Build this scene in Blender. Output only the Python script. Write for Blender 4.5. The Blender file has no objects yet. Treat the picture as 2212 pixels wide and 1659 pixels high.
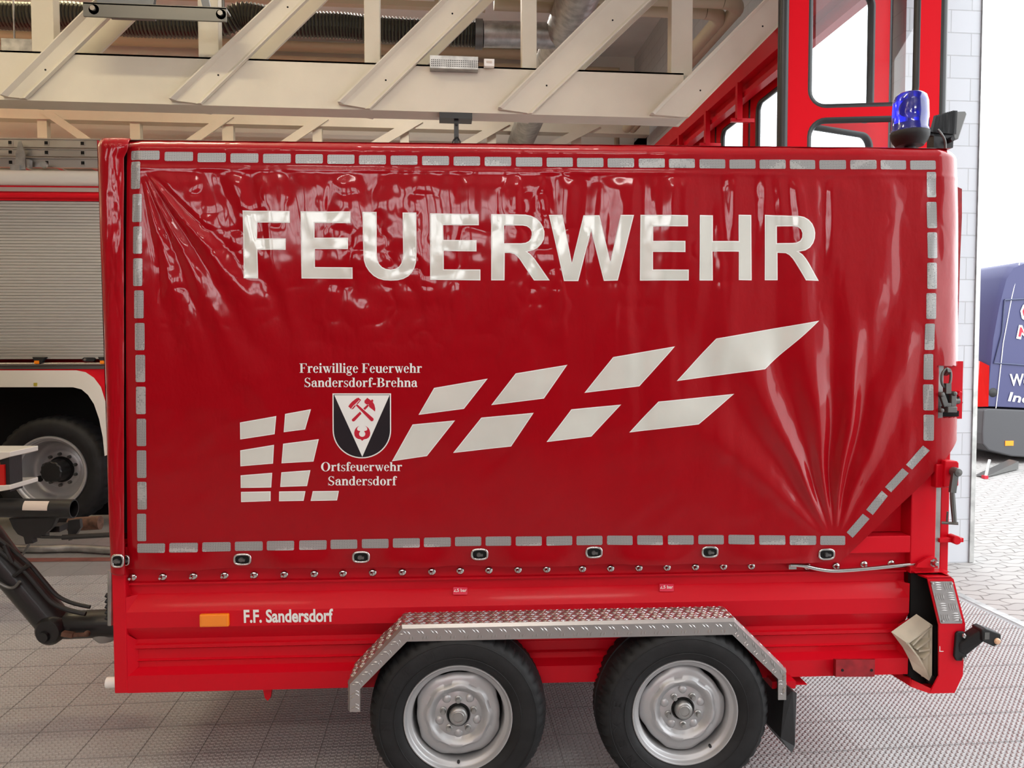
import bpy, bmesh, math, random
import numpy as np
from mathutils import Vector, Matrix
from mathutils.geometry import tessellate_polygon

SC = bpy.context.scene
COL = SC.collection
random.seed(7)
R = math.radians
PI = math.pi

# ------------------------------------------------------------------ camera
FPX, CX, CY = 1662.0, 1106.0, 829.5
CAM = Vector((0.0, 0.0, 1.645))
yaw, pitch, roll = R(5.5), R(2.45), R(0.1)
FWD = Vector((math.sin(yaw) * math.cos(pitch), math.cos(yaw) * math.cos(pitch), -math.sin(pitch)))
_r0 = Vector((math.cos(yaw), -math.sin(yaw), 0))
_u0 = _r0.cross(FWD)
RIGHT = _r0 * math.cos(roll) - _u0 * math.sin(roll)
UP = _r0 * math.sin(roll) + _u0 * math.cos(roll)
cam = bpy.data.objects.new('camera', bpy.data.cameras.new('camera'))
cam.data.sensor_width = 36.0
cam.data.lens = FPX / 2212 * 36.0
cam.data.clip_start, cam.data.clip_end = 0.05, 300
m = Matrix((RIGHT, UP, -FWD)).transposed().to_4x4()
m.translation = CAM
cam.matrix_world = m
COL.objects.link(cam)
SC.camera = cam

# ------------------------------------------------------------------ view, sky, light
SC.view_settings.view_transform = 'Standard'
SC.view_settings.look = 'None'
SC.view_settings.gamma = 1.0
SC.view_settings.use_curve_mapping = False
SC.view_settings.exposure = -0.2
SC.cycles.max_bounces = 8
SC.cycles.caustics_reflective = False
SC.cycles.caustics_refractive = False
SC.cycles.sample_clamp_indirect = 6.0
world = bpy.data.worlds.new('overcast_sky')
SC.world = world
world.use_nodes = True
world.node_tree.nodes['Background'].inputs[0].default_value = (0.95, 0.98, 1.0, 1)
_nt = world.node_tree                              # overcast sky with an added bright lobe for reflections on the tarpaulin
_tc = _nt.nodes.new('ShaderNodeTexCoord'); _dt = _nt.nodes.new('ShaderNodeVectorMath'); _dt.operation = 'DOT_PRODUCT'
_dt.inputs[1].default_value = Vector((-.20, -.95, .27)).normalized()
_mr = _nt.nodes.new('ShaderNodeMapRange'); _mr.interpolation_type = 'SMOOTHSTEP'
_mr.inputs[1].default_value, _mr.inputs[2].default_value, _mr.inputs[3].default_value, _mr.inputs[4].default_value = .89, .975, 4.7, 12.0
_nt.links.new(_tc.outputs['Generated'], _dt.inputs[0]); _nt.links.new(_dt.outputs['Value'], _mr.inputs[0])
_nt.links.new(_mr.outputs[0], _nt.nodes['Background'].inputs[1])

def portal(name, loc, rot, sx, sy):
    l = bpy.data.lights.new(name, 'AREA')
    l.shape = 'RECTANGLE'; l.size, l.size_y = sx, sy
    l.cycles.is_portal = True
    o = bpy.data.objects.new(name, l)
    o.location = loc; o.rotation_euler = rot
    COL.objects.link(o)
portal('gate_daylight', (4.05, 2.75, 2.65), (0, R(90), 0), 5.3, 5.6)
portal('gate_daylight_far', (4.05, 9.3, 2.65), (0, R(90), 0), 5.3, 6.9)
portal('window_daylight', (-2.9, -8.9, 4.65), (R(90), 0, 0), 9.6, 1.8)

LAMPS = [  # x, y, z, watts, colour
    (-6.0, -4.0, 5.6, 50, (1.0, .78, .48)), (-2.0, -4.0, 5.6, 60, (1.0, .94, .86)), (1.6, -4.0, 5.6, 56, (1.0, .97, .93)),
    (-5.0, -0.6, 5.6, 14, (1.0, .66, .30)), (-2.6, -0.4, 5.6, 12, (1.0, .86, .62)), (1.0, -0.4, 5.6, 22, (1.0, .97, .92)),
    (-6.2, 5.6, 5.5, 42, (1.0, .80, .47)), (-2.5, 4.6, 5.9, 46, (1.0, .85, .55)), (0.2, 2.8, 5.3, 40, (1.0, .94, .84)),
    (-9.5, 9.6, 5.9, 190, (1.0, .82, .46)), (-3.2, 9.6, 6.5, 90, (1.0, .86, .55)), (-0.4, 10.4, 6.5, 90, (1.0, .95, .86)),
]

# ------------------------------------------------------------------ frames
TH = R(-2.5)                                   # trailer parked 2.5 degrees off the hall axes
XT = Vector((math.cos(TH), math.sin(TH), 0))
YT = Vector((-math.sin(TH), math.cos(TH), 0))
TD = 2.88
TO = Vector((CAM.x, CAM.y, 0)) + YT * TD

def ray(px, py):
    return RIGHT * ((px - CX) / FPX) + UP * ((CY - py) / FPX) + FWD
def T(px, py, y=0.0):
    """photo point -> point in the trailer's frame, at depth y of that frame"""
    d = ray(px, py)
    t = (y + TD) / d.dot(YT)
    return Vector((d.dot(XT) * t, y, CAM.z + d.z * t))
def Wy(px, py, Y):
    d = ray(px, py); t = (Y - CAM.y) / d.y
    return CAM + d * t
def Wx(px, py, X):
    d = ray(px, py); t = (X - CAM.x) / d.x
    return CAM + d * t
def Wz(px, py, Z):
    d = ray(px, py); t = (Z - CAM.z) / d.z
    return CAM + d * t
_rx = np.array([[RIGHT.dot(a), UP.dot(a), FWD.dot(a)] for a in (XT, YT, Vector((0, 0, 1)))])
def Tn(u, v, y):
    a = (u - CX) / FPX; b = (CY - v) / FPX
    dx = _rx[0, 0] * a + _rx[0, 1] * b + _rx[0, 2]
    dy = _rx[1, 0] * a + _rx[1, 1] * b + _rx[1, 2]
    dz = _rx[2, 0] * a + _rx[2, 1] * b + _rx[2, 2]
    t = (y + TD) / dy
    return dx * t, CAM.z + dz * t

# ------------------------------------------------------------------ materials
def mat(name, color, rough=.5, metal=0.0, spec=.5, coat=0.0, bump=None, var=None, trans=0.0, emit=None, ior=1.45, vscale=(1, 1, 1), rvar=None):
    M = bpy.data.materials.new(name); M.use_nodes = True
    nt = M.node_tree; b = nt.nodes['Principled BSDF']
    b.inputs['Base Color'].default_value = (*color, 1)
    b.inputs['Roughness'].default_value = rough
    b.inputs['Metallic'].default_value = metal
    b.inputs['Specular IOR Level'].default_value = spec
    b.inputs['Coat Weight'].default_value = coat
    b.inputs['Coat Roughness'].default_value = .12
    b.inputs['Transmission Weight'].default_value = trans
    b.inputs['IOR'].default_value = ior
    if emit:
        b.inputs['Emission Color'].default_value = (*emit[0], 1); b.inputs['Emission Strength'].default_value = emit[1]
    if bump or var or rvar:
        tc = nt.nodes.new('ShaderNodeTexCoord'); mp = nt.nodes.new('ShaderNodeMapping')
        mp.inputs['Scale'].default_value = vscale
        nt.links.new(tc.outputs['Object'], mp.inputs[0])
    if bump:
        n = nt.nodes.new('ShaderNodeTexNoise'); n.inputs['Scale'].default_value = bump[0]; n.inputs['Detail'].default_value = bump[2] if len(bump) > 2 else 3
        bp = nt.nodes.new('ShaderNodeBump'); bp.inputs['Strength'].default_value = 1.0; bp.inputs['Distance'].default_value = bump[1]
        nt.links.new(mp.outputs[0], n.inputs['Vector']); nt.links.new(n.outputs[0], bp.inputs['Height']); nt.links.new(bp.outputs[0], b.inputs['Normal'])
    if var:
        n = nt.nodes.new('ShaderNodeTexNoise'); n.inputs['Scale'].default_value = var[0]; n.inputs['Detail'].default_value = 4
        r = nt.nodes.new('ShaderNodeValToRGB'); a = var[1]
        r.color_ramp.elements[0].position = .35; r.color_ramp.elements[1].position = .65
        r.color_ramp.elements[0].color = (*[c * (1 - a) for c in color], 1); r.color_ramp.elements[1].color = (*[min(1, c * (1 + a)) for c in color], 1)
        nt.links.new(mp.outputs[0], n.inputs['Vector']); nt.links.new(n.outputs[0], r.inputs[0]); nt.links.new(r.outputs[0], b.inputs['Base Color'])
    if rvar:
        n = nt.nodes.new('ShaderNodeTexNoise'); n.inputs['Scale'].default_value = rvar[0]
        mr = nt.nodes.new('ShaderNodeMapRange'); mr.inputs[3].default_value = rvar[1]; mr.inputs[4].default_value = rvar[2]
        nt.links.new(mp.outputs[0], n.inputs['Vector']); nt.links.new(n.outputs[0], mr.inputs[0]); nt.links.new(mr.outputs[0], b.inputs['Roughness'])
    return M

class NT:
    def __init__(s, M): s.M = M; s.t = M.node_tree; s.b = s.t.nodes['Principled BSDF']
    def n(s, kind, **inp):
        x = s.t.nodes.new('ShaderNode' + kind)
        for k, v in inp.items():
            if hasattr(x, k): setattr(x, k, v)
        return x
    def math(s, op, a, b=None):
        x = s.t.nodes.new('ShaderNodeMath'); x.operation = op
        for i, v in enumerate((a, b)):
            if v is None: continue
            if isinstance(v, (int, float)): x.inputs[i].default_value = v
            else: s.t.links.new(v, x.inputs[i])
        return x.outputs[0]
    def l(s, a, b): s.t.links.new(a, b)
    def mix(s, f, c1, c2, blend='MIX'):
        x = s.t.nodes.new('ShaderNodeMix'); x.data_type = 'RGBA'; x.blend_type = blend
        for i, v in ((0, f), (6, c1), (7, c2)):
            if isinstance(v, (int, float)): x.inputs[i].default_value = v
            elif isinstance(v, tuple): x.inputs[i].default_value = (*v, 1) if len(v) == 3 else v
            else: s.t.links.new(v, x.inputs[i])
        return x.outputs[2]
    def noise(s, vec, scale, detail=3):
        x = s.t.nodes.new('ShaderNodeTexNoise'); x.inputs['Scale'].default_value = scale; x.inputs['Detail'].default_value = detail
        if vec is not None: s.l(vec, x.inputs['Vector'])
        return x.outputs[0]
    def step(s, v, lo, hi):
        x = s.t.nodes.new('ShaderNodeMapRange'); x.interpolation_type = 'SMOOTHSTEP'
        x.inputs[1].default_value = lo; x.inputs[2].default_value = hi
        s.l(v, x.inputs[0]); return x.outputs[0]
    def bump(s, h, dist, strength=1.0, normal=None):
        x = s.t.nodes.new('ShaderNodeBump'); x.inputs['Distance'].default_value = dist; x.inputs['Strength'].default_value = strength
        s.l(h, x.inputs['Height'])
        if normal is not None: s.l(normal, x.inputs['Normal'])
        return x.outputs[0]

def floor_mat():
    M = mat('embossed_floor_tile', (.36, .33, .30), .45, spec=.8); q = NT(M)
    tc = q.n('TexCoord'); o = tc.outputs['Object']
    mp = q.n('Mapping'); q.l(o, mp.inputs[0])
    sp = q.n('SeparateXYZ'); q.l(mp.outputs[0], sp.inputs[0])
    tu = q.math('ABSOLUTE', q.math('SUBTRACT', q.math('FRACT', q.math('MULTIPLY', sp.outputs[0], 1 / .246)), .5))
    tv = q.math('ABSOLUTE', q.math('SUBTRACT', q.math('FRACT', q.math('MULTIPLY', sp.outputs[1], 1 / .246)), .5))
    seam = q.step(q.math('MAXIMUM', tu, tv), .488, .494)
    hh = q.math('SUBTRACT', q.math('MULTIPLY', q.noise(o, 220.0), .25), q.math('MULTIPLY', seam, 1.2))
    q.l(q.bump(hh, .002), q.b.inputs['Normal'])
    base = q.mix(q.noise(o, .9, 5), (.36, .355, .355), (.46, .455, .455))
    base = q.mix(q.math('MULTIPLY', q.noise(o, 7.0, 6), .25), base, (.33, .31, .29))
    base = q.mix(q.math('MULTIPLY', seam, .4), base, (.16, .15, .14))
    q.l(base, q.b.inputs['Base Color'])
    q.l(q.math('ADD', .20, q.math('MULTIPLY', q.noise(o, 40.0), .08)), q.b.inputs['Roughness'])
    return M

def paver_mat():
    M = mat('interlocking_pavers', (.4, .38, .36), .8); q = NT(M)
    tc = q.n('TexCoord'); o = tc.outputs['Object']
    sp = q.n('SeparateXYZ'); q.l(o, sp.inputs[0])
    wv = q.math('MULTIPLY', q.math('SINE', q.math('MULTIPLY', sp.outputs[0], 2 * PI / .20)), .016)
    wx = q.math('MULTIPLY', q.math('SINE', q.math('MULTIPLY', sp.outputs[1], 2 * PI / .22)), .018)
    cb = q.n('CombineXYZ'); q.l(q.math('ADD', sp.outputs[0], wx), cb.inputs[0]); q.l(q.math('ADD', sp.outputs[1], wv), cb.inputs[1])
    br = q.n('TexBrick'); q.l(cb.outputs[0], br.inputs['Vector'])
    br.inputs['Scale'].default_value = 1.0; br.inputs['Mortar Size'].default_value = .006; br.inputs['Brick Width'].default_value = .20; br.inputs['Row Height'].default_value = .10
    br.inputs['Color1'].default_value = (.38, .37, .355, 1); br.inputs['Color2'].default_value = (.33, .32, .31, 1); br.inputs['Mortar'].default_value = (.10, .09, .08, 1)
    c = q.mix(q.math('MULTIPLY', q.noise(o, 5, 6), .5), br.outputs[0], (.42, .41, .40))
    q.l(c, q.b.inputs['Base Color'])
    q.l(q.bump(q.math('SUBTRACT', 1.0, br.outputs['Fac']), .006), q.b.inputs['Normal'])
    return M

def block_mat():
    M = mat('painted_block_wall', (.72, .73, .74), .55); q = NT(M)
    tc = q.n('TexCoord'); o = tc.outputs['Object']
    sp = q.n('SeparateXYZ'); q.l(o, sp.inputs[0])
    cb = q.n('CombineXYZ'); q.l(q.math('ADD', sp.outputs[0], sp.outputs[1]), cb.inputs[0]); q.l(sp.outputs[2], cb.inputs[1])
    br = q.n('TexBrick'); q.l(cb.outputs[0], br.inputs['Vector'])
    br.inputs['Scale'].default_value = 1.0; br.inputs['Mortar Size'].default_value = .0035; br.inputs['Mortar Smooth'].default_value = .3
    br.inputs['Brick Width'].default_value = .33; br.inputs['Row Height'].default_value = .168
    br.inputs['Color1'].default_value = (.47, .49, .525, 1); br.inputs['Color2'].default_value = (.445, .465, .50, 1); br.inputs['Mortar'].default_value = (.38, .39, .41, 1)
    q.l(q.mix(q.math('MULTIPLY', q.noise(o, 6, 5), .2), br.outputs[0], (.50, .50, .50)), q.b.inputs['Base Color'])
    q.l(q.bump(q.math('SUBTRACT', 1.0, br.outputs['Fac']), .004), q.b.inputs['Normal'])
    return M

def tape_mat():
    M = mat('retroreflective_tape', (.45, .45, .44), .3, .25); q = NT(M)
    tc = q.n('TexCoord'); o = tc.outputs['Object']
    v = q.t.nodes.new('ShaderNodeTexVoronoi'); v.feature = 'DISTANCE_TO_EDGE'; v.inputs['Scale'].default_value = 170; v.inputs['Randomness'].default_value = .25
    q.l(o, v.inputs['Vector'])
    e = q.step(v.outputs['Distance'], .05, .2)
    c = q.mix(e, (.48, .48, .47), (.25, .25, .25))
    q.l(c, q.b.inputs['Base Color'])
    q.b.inputs['Coat Weight'].default_value = .5
    return M

def tarp_mat():
    M = mat('red_pvc_tarpaulin', (.345, .0008, .006), .4, spec=.08, coat=1.0); q = NT(M)
    q.b.inputs['Coat Roughness'].default_value = .08; q.b.inputs['Coat IOR'].default_value = 1.37
    tc = q.n('TexCoord'); o = tc.outputs['Object']
    mp = q.n('Mapping'); mp.inputs['Scale'].default_value = (1, .3, .55); q.l(o, mp.inputs[0])
    n1 = q.noise(mp.outputs[0], 16, 4); n2 = q.noise(mp.outputs[0], 60, 3)
    w = q.t.nodes.new('ShaderNodeTexVoronoi'); w.feature = 'F1'; w.distance = 'EUCLIDEAN'; w.inputs['Scale'].default_value = 9; q.l(mp.outputs[0], w.inputs['Vector'])
    hh = q.math('ADD', q.math('MULTIPLY', n1, 1.0), q.math('ADD', q.math('MULTIPLY', n2, .22), q.math('MULTIPLY', w.outputs['Distance'], .5)))
    q.l(q.bump(hh, .0035), q.b.inputs['Normal'])
    return M

M_ = {}
M_['tarp'] = tarp_mat()
M_['tape'] = tape_mat()
M_['floor'] = floor_mat()
M_['paver'] = paver_mat()
M_['block'] = block_mat()
M_['red'] = mat('red_gloss_paint', (.62, .003, .014), .42, spec=.2, coat=.15, rvar=(6, .36, .5))
M_['red_dirty'] = mat('red_paint_dusty', (.30, .012, .018), .55, var=(25, .25))
M_['red_gate'] = mat('red_gate_paint', (.62, .0015, .010), .5, spec=.12)
M_['white_film'] = mat('white_film', (.90, .90, .87), .35)
M_['grey_film'] = mat('pale_grey_reflective_film', (.72, .725, .665), .16, coat=1.0, var=(5, .05))
M_['black_film'] = mat('black_film', (.012, .012, .016), .3)
M_['red_film'] = mat('red_film', (.55, .008, .03), .4)
M_['black'] = mat('black_rubber', (.012, .012, .013), .55, bump=(60, .0006))
M_['tyre'] = mat('tyre_rubber', (.011, .011, .012), .62, bump=(90, .0005), var=(14, .3))
M_['black_steel'] = mat('black_painted_steel', (.010, .010, .011), .45, bump=(40, .0008), coat=.2)
M_['dark'] = mat('dark_cavity', (.006, .006, .006), .9)  # near-black: painted shade for holes and gaps; also seal and chassis
M_['silver'] = mat('silver_wheel_paint', (.52, .52, .53), .40, .55, rvar=(8, .36, .46))
M_['alu'] = mat('tread_plate_aluminium', (.50, .48, .47), .30, .95, rvar=(10, .24, .42))
M_['chrome'] = mat('polished_steel', (.66, .66, .64), .2, 1.0)
M_['zinc'] = mat('galvanised_steel', (.42, .42, .41), .4, .85, var=(12, .2))
M_['pewter'] = mat('grey_cast_steel', (.16, .16, .155), .42, .7)
M_['rust'] = mat('rusty_steel', (.11, .055, .035), .8, var=(30, .4))
M_['cream_plastic'] = mat('cream_plastic', (.60, .54, .42), .55, var=(10, .12))
M_['cream'] = mat('cream_painted_steel', (.70, .655, .545), .5, var=(2.2, .05), bump=(30, .0006))
M_['cream2'] = mat('cream_pipe_paint', (.52, .45, .32), .4)
M_['white_paint'] = mat('white_vehicle_paint', (.78, .76, .70), .25, coat=.3)
M_['ceiling'] = mat('white_ceiling_paint', (.80, .79, .79), .8, var=(1.5, .06))
M_['wall'] = mat('cream_wall_paint', (.74, .71, .66), .7, var=(1.2, .05))
M_['wall_dark'] = mat('grey_wall_paint', (.16, .155, .15), .8)
M_['hose_rib'] = mat('hose_rib', (.15, .145, .10), .5, .3)
M_['amber'] = mat('amber_lens', (1.0, .27, .006), .25, coat=.6)
M_['red_lens'] = mat('red_lens', (.6, .01, .008), .2, coat=.6)
M_['clear_lens'] = mat('clear_lens', (.8, .75, .7), .1, coat=.6)
M_['blue_lens'] = mat('blue_lens', (.004, .012, .75), .08, trans=.75, coat=.8)
M_['blue_core'] = mat('blue_reflector', (.03, .12, .95), .25, .4)
M_['label'] = mat('paper_label', (.70, .62, .55), .6)
M_['shutter'] = mat('ribbed_shutter_aluminium', (.50, .49, .47), .42, .55)
M_['rubber_seal'] = mat('rubber_gasket', (.02, .021, .022), .35)
M_['van_blue'] = mat('dark_blue_van_paint', (.05, .053, .13), .4, spec=.4)
M_['van_black'] = mat('grey_bumper_plastic', (.06, .06, .065), .6)
M_['sky_blue'] = mat('blue_stripe_film', (.02, .30, .72), .4)
M_['navy'] = mat('navy_film', (.05, .06, .12), .4)
M_['steel_grey'] = mat('blue_grey_steel', (.15, .16, .18), .5, .3)
M_['lamp'] = mat('lamp_diffuser', (.9, .9, .85), .5, emit=((1, .9, .75), 6))
M_['lead'] = mat('dark_dusty_hose', (.022, .022, .02), .5, var=(6, .3))
def glass_mat():
    M = bpy.data.materials.new('window_glass'); M.use_nodes = True
    nt = M.node_tree; nt.nodes.remove(nt.nodes['Principled BSDF'])
    tr = nt.nodes.new('ShaderNodeBsdfTransparent'); tr.inputs[0].default_value = (.88, .91, .92, 1)
    gl = nt.nodes.new('ShaderNodeBsdfGlossy'); gl.inputs['Roughness'].default_value = .02
    lw = nt.nodes.new('ShaderNodeLayerWeight'); lw.inputs[0].default_value = .5
    pw = nt.nodes.new('ShaderNodeMath'); pw.operation = 'POWER'; pw.inputs[1].default_value = 5.0; nt.links.new(lw.outputs['Facing'], pw.inputs[0])
    fr = nt.nodes.new('ShaderNodeMapRange'); fr.inputs[3].default_value = .06; nt.links.new(pw.outputs[0], fr.inputs[0])
    mx = nt.nodes.new('ShaderNodeMixShader')
    nt.links.new(fr.outputs[0], mx.inputs[0]); nt.links.new(tr.outputs[0], mx.inputs[1]); nt.links.new(gl.outputs[0], mx.inputs[2])
    nt.links.new(mx.outputs[0], nt.nodes['Material Output'].inputs[0])
    return M
M_['glass'] = glass_mat()

# ------------------------------------------------------------------ mesh builder
class MB:
    def __init__(s): s.v = []; s.f = []; s.m = []
    def add(s, vs, fs, mi=0):
        b = len(s.v); s.v += [tuple(p) for p in vs]
        for f in fs: s.f.append([b + i for i in f]); s.m.append(mi)
        return s
    def box(s, a, b, mi=0):
        x0, y0, z0 = a; x1, y1, z1 = b
        return s.add([(x0, y0, z0), (x1, y0, z0), (x1, y1, z0), (x0, y1, z0), (x0, y0, z1), (x1, y0, z1), (x1, y1, z1), (x0, y1, z1)],
                     [(0, 3, 2, 1), (4, 5, 6, 7), (0, 1, 5, 4), (1, 2, 6, 5), (2, 3, 7, 6), (3, 0, 4, 7)], mi)
    def bar(s, a, b, w, h, up=Vector((0, 0, 1)), mi=0):
        a, b = Vector(a), Vector(b); d = (b - a).normalized(); sd = d.cross(up)
        if sd.length < 1e-4: sd = d.cross(Vector((0, 1, 0)))
        sd.normalize(); u = sd.cross(d).normalized()
        vs = [p + sd * (i * w / 2) + u * (j * h / 2) for p in (a, b) for i, j in ((-1, -1), (1, -1), (1, 1), (-1, 1))]
        return s.add(vs, [(0, 1, 2, 3), (7, 6, 5, 4), (0, 4, 5, 1), (1, 5, 6, 2), (2, 6, 7, 3), (3, 7, 4, 0)], mi)
    def prism(s, poly, vec, mi=0):
        poly = [Vector(p) for p in poly]; vec = Vector(vec); n = len(poly)
        fs = [list(range(n)), list(range(2 * n - 1, n - 1, -1))] + [(i, n + i, n + (i + 1) % n, (i + 1) % n) for i in range(n)]
        return s.add(poly + [p + vec for p in poly], fs, mi)
    def tube(s, pts, r, n=12, mi=0, caps=True, closed=False):
        pts = [Vector(p) for p in pts]; k = len(pts)
        rr = r if isinstance(r, (list, tuple)) else [r] * k
        vs = []; nrm = None
        for i, p in enumerate(pts):
            if closed: d = pts[(i + 1) % k] - pts[i - 1]
            else: d = pts[min(i + 1, k - 1)] - pts[max(i - 1, 0)]
            d.normalize()
            if nrm is None:
                nrm = d.cross(Vector((0, 0, 1)))
                if nrm.length < 1e-3: nrm = d.cross(Vector((0, 1, 0)))
            nrm = (nrm - d * nrm.dot(d)).normalized(); bn = d.cross(nrm)
            vs += [p + (nrm * math.cos(2 * PI * j / n) + bn * math.sin(2 * PI * j / n)) * rr[i] for j in range(n)]
        fs = []
        for i in range(k if closed else k - 1):
            i2 = (i + 1) % k
            fs += [(i * n + j, i * n + (j + 1) % n, i2 * n + (j + 1) % n, i2 * n + j) for j in range(n)]
        if caps and not closed: fs += [list(range(n - 1, -1, -1)), [(k - 1) * n + j for j in range(n)]]
        return s.add(vs, fs, mi)
    def lathe(s, prof, c, axis=(0, 1, 0), n=32, mi=0, closed=False, mod=None):
        """prof = (radius, height along axis)"""
        c = Vector(c); ax = Vector(axis).normalized()
        e1 = Vector((1, 0, 0)) if abs(ax.x) < .9 else Vector((0, 0, 1))
        e1 = (e1 - ax * e1.dot(ax)).normalized(); e2 = e1.cross(ax) if abs(ax.y) > .9 else ax.cross(e1)
        vs = []
        for k, (r, h) in enumerate(prof):
            for j in range(n):
                a = 2 * PI * j / n
                r2, h2 = (r, h) if mod is None else mod(k, a, r, h)
                vs.append(c + ax * h2 + (e1 * math.cos(a) + e2 * math.sin(a)) * max(r2, 1e-5))
        fs = []; K = len(prof)
        for k in range(K if closed else K - 1):
            k2 = (k + 1) % K
            fs += [(k * n + j, k * n + (j + 1) % n, k2 * n + (j + 1) % n, k2 * n + j) for j in range(n)]
        return s.add(vs, fs, mi)
    def build(s, name, mats, parent=None, smooth=35, bevel=0, recalc=True, loc=None):
        me = bpy.data.meshes.new(name); me.from_pydata([tuple(v) for v in s.v], [], s.f)
        if not isinstance(mats, (list, tuple)): mats = [mats]
        for q in mats: me.materials.append(M_[q] if isinstance(q, str) else q)
        me.polygons.foreach_set('material_index', s.m)
        if recalc:
            bm = bmesh.new(); bm.from_mesh(me); bmesh.ops.recalc_face_normals(bm, faces=bm.faces); bm.to_mesh(me); bm.free()
        if smooth:
            me.polygons.foreach_set('use_smooth', [True] * len(me.polygons)); me.set_sharp_from_angle(angle=R(smooth))
        o = bpy.data.objects.new(name, me); COL.objects.link(o)
        if parent is not None: o.parent = parent
        if loc is not None: o.location = loc
        if bevel:
            b = o.modifiers.new('bevel', 'BEVEL'); b.width = bevel; b.segments = 2; b.limit_method = 'ANGLE'; b.angle_limit = R(40)
        return o

def tag(o, label=None, cat=None, group=None, kind=None):
    if label: o['label'] = label
    if cat: o['category'] = cat
    if group: o['group'] = group
    if kind: o['kind'] = kind
    return o
def empty(name, loc=(0, 0, 0), rz=0, label=None, cat=None, group=None):
    o = bpy.data.objects.new(name, None); COL.objects.link(o)
    o.location = loc; o.rotation_euler = (0, 0, rz); o.empty_display_size = .1
    return tag(o, label, cat, group)
def structure(o): o['kind'] = 'structure'; return o

def text_mesh(s, offset=0.0, shear=0.0):
    """outline of a word as triangles in the unit of its cap height, from the built-in font"""
    cu = bpy.data.curves.new('t', 'FONT'); cu.body = s; cu.offset = offset; cu.shear = shear; cu.resolution_u = 4
    ob = bpy.data.objects.new('t', cu); COL.objects.link(ob)
    dg = bpy.context.evaluated_depsgraph_get(); dg.update()
    me = ob.evaluated_get(dg).to_mesh()
    vs = [tuple(v.co) for v in me.vertices]; fs = [tuple(p.vertices) for p in me.polygons]
    ob.evaluated_get(dg).to_mesh_clear()
    bpy.data.objects.remove(ob); bpy.data.curves.remove(cu)
    xs = [v[0] for v in vs]; ys = [v[1] for v in vs]
    x0, x1, y0, y1 = min(xs), max(xs), min(ys), max(ys)
    return [((v[0] - x0) / (x1 - x0), (v[1] - y0) / (y1 - y0)) for v in vs], fs
def text_on(name, s, p00, p10, p01, mats, parent, off=.03, shear=0.0, lift=(0, 0, 0)):
    v, f = text_mesh(s, off, shear)
    p00, p10, p01, lift = Vector(p00), Vector(p10), Vector(p01), Vector(lift)
    mb = MB().add([p00 + (p10 - p00) * a + (p01 - p00) * b + lift for a, b in v], f)
    return mb.build(name, mats, parent, smooth=0, recalc=False)

# ------------------------------------------------------------------ noise for the tarpaulin
_rng = np.random.RandomState(3)
_tab = _rng.rand(256, 256)
def vnoise(x, y):
    xi = np.floor(x).astype(int); yi = np.floor(y).astype(int); fx = x - xi; fy = y - yi
    fx = fx * fx * fx * (fx * (fx * 6 - 15) + 10); fy = fy * fy * fy * (fy * (fy * 6 - 15) + 10)
    g = lambda a, b: _tab[a % 256, b % 256]
    return (g(xi, yi) * (1 - fx) + g(xi + 1, yi) * fx) * (1 - fy) + (g(xi, yi + 1) * (1 - fx) + g(xi + 1, yi + 1) * fx) * fy - .5
def ridge(x, y): return 1 - 2 * np.abs(vnoise(x, y))
def sstep(x, a, b):
    t = np.clip((x - a) / (b - a), 0, 1); return t * t * (3 - 2 * t)

# =================================================================== the hall
HX0, HY0, HY1, HZ = -12.0, -9.0, 13.6, 6.84
WX0, WX1, GZ = 3.5, 4.1, 5.35
def tiled_floor():
    # embossed tiles: in every 24.6 mm cell one raised bar each way; built in full where the floor shows large
    P = .0246; x0, x1, y0, y1 = -3.7, 3.44, 1.25, 5.9
    gx, gy = np.meshgrid(np.arange(math.ceil(x0 / P), int(x1 / P)), np.arange(math.ceil(y0 / P), int(y1 / P)))
    gx = gx.ravel() * P; gy = gy.ravel() * P
    def bars(cx, cy, hx, hy, tx, ty, h=.0030):
        c = np.stack([gx + cx * P, gy + cy * P], -1)
        sg = np.array([(-1, -1), (1, -1), (1, 1), (-1, 1)], float)
        lo = c[:, None, :] + sg[None] * (hx, hy); hi = c[:, None, :] + sg[None] * (tx, ty)
        v = np.concatenate([np.concatenate([lo, np.zeros(lo.shape[:2] + (1,))], -1), np.concatenate([hi, np.full(hi.shape[:2] + (1,), h)], -1)], 1)
        return v.reshape(-1, 3)
    V = np.concatenate([bars(.34, .18, .0082, .0030, .0070, .0014), bars(.82, .62, .0030, .0082, .0014, .0070)])
    nb = len(V) // 8
    q = np.array([(4, 5, 6, 7), (0, 1, 5, 4), (1, 2, 6, 5), (2, 3, 7, 6), (3, 0, 4, 7)])
    F = (np.arange(nb)[:, None, None] * 8 + q[None]).reshape(-1, 4) + 8
    bx = np.array([(HX0, HY0, -.12), (3.46, HY0, -.12), (3.46, HY1, -.12), (HX0, HY1, -.12), (HX0, HY0, 0), (3.46, HY0, 0), (3.46, HY1, 0), (HX0, HY1, 0)])
    V = np.concatenate([bx, V]); F = np.concatenate([np.array([(0, 3, 2, 1), (4, 5, 6, 7), (0, 1, 5, 4), (1, 2, 6, 5), (2, 3, 7, 6), (3, 0, 4, 7)]), F])
    me = bpy.data.meshes.new('floor'); me.vertices.add(len(V)); me.vertices.foreach_set('co', V.reshape(-1))
    me.loops.add(F.size); me.loops.foreach_set('vertex_index', F.reshape(-1)); me.polygons.add(len(F)); me.polygons.foreach_set('loop_start', np.arange(len(F)) * 4)
    me.update(calc_edges=True); me.materials.append(M_['floor'])
    o = bpy.data.objects.new('floor', me); COL.objects.link(o)
    return structure(o)
tiled_floor()
structure(MB().box((3.52, -25, -.15), (60, 60, -.004)).build('ground', 'paver', smooth=0))
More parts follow.
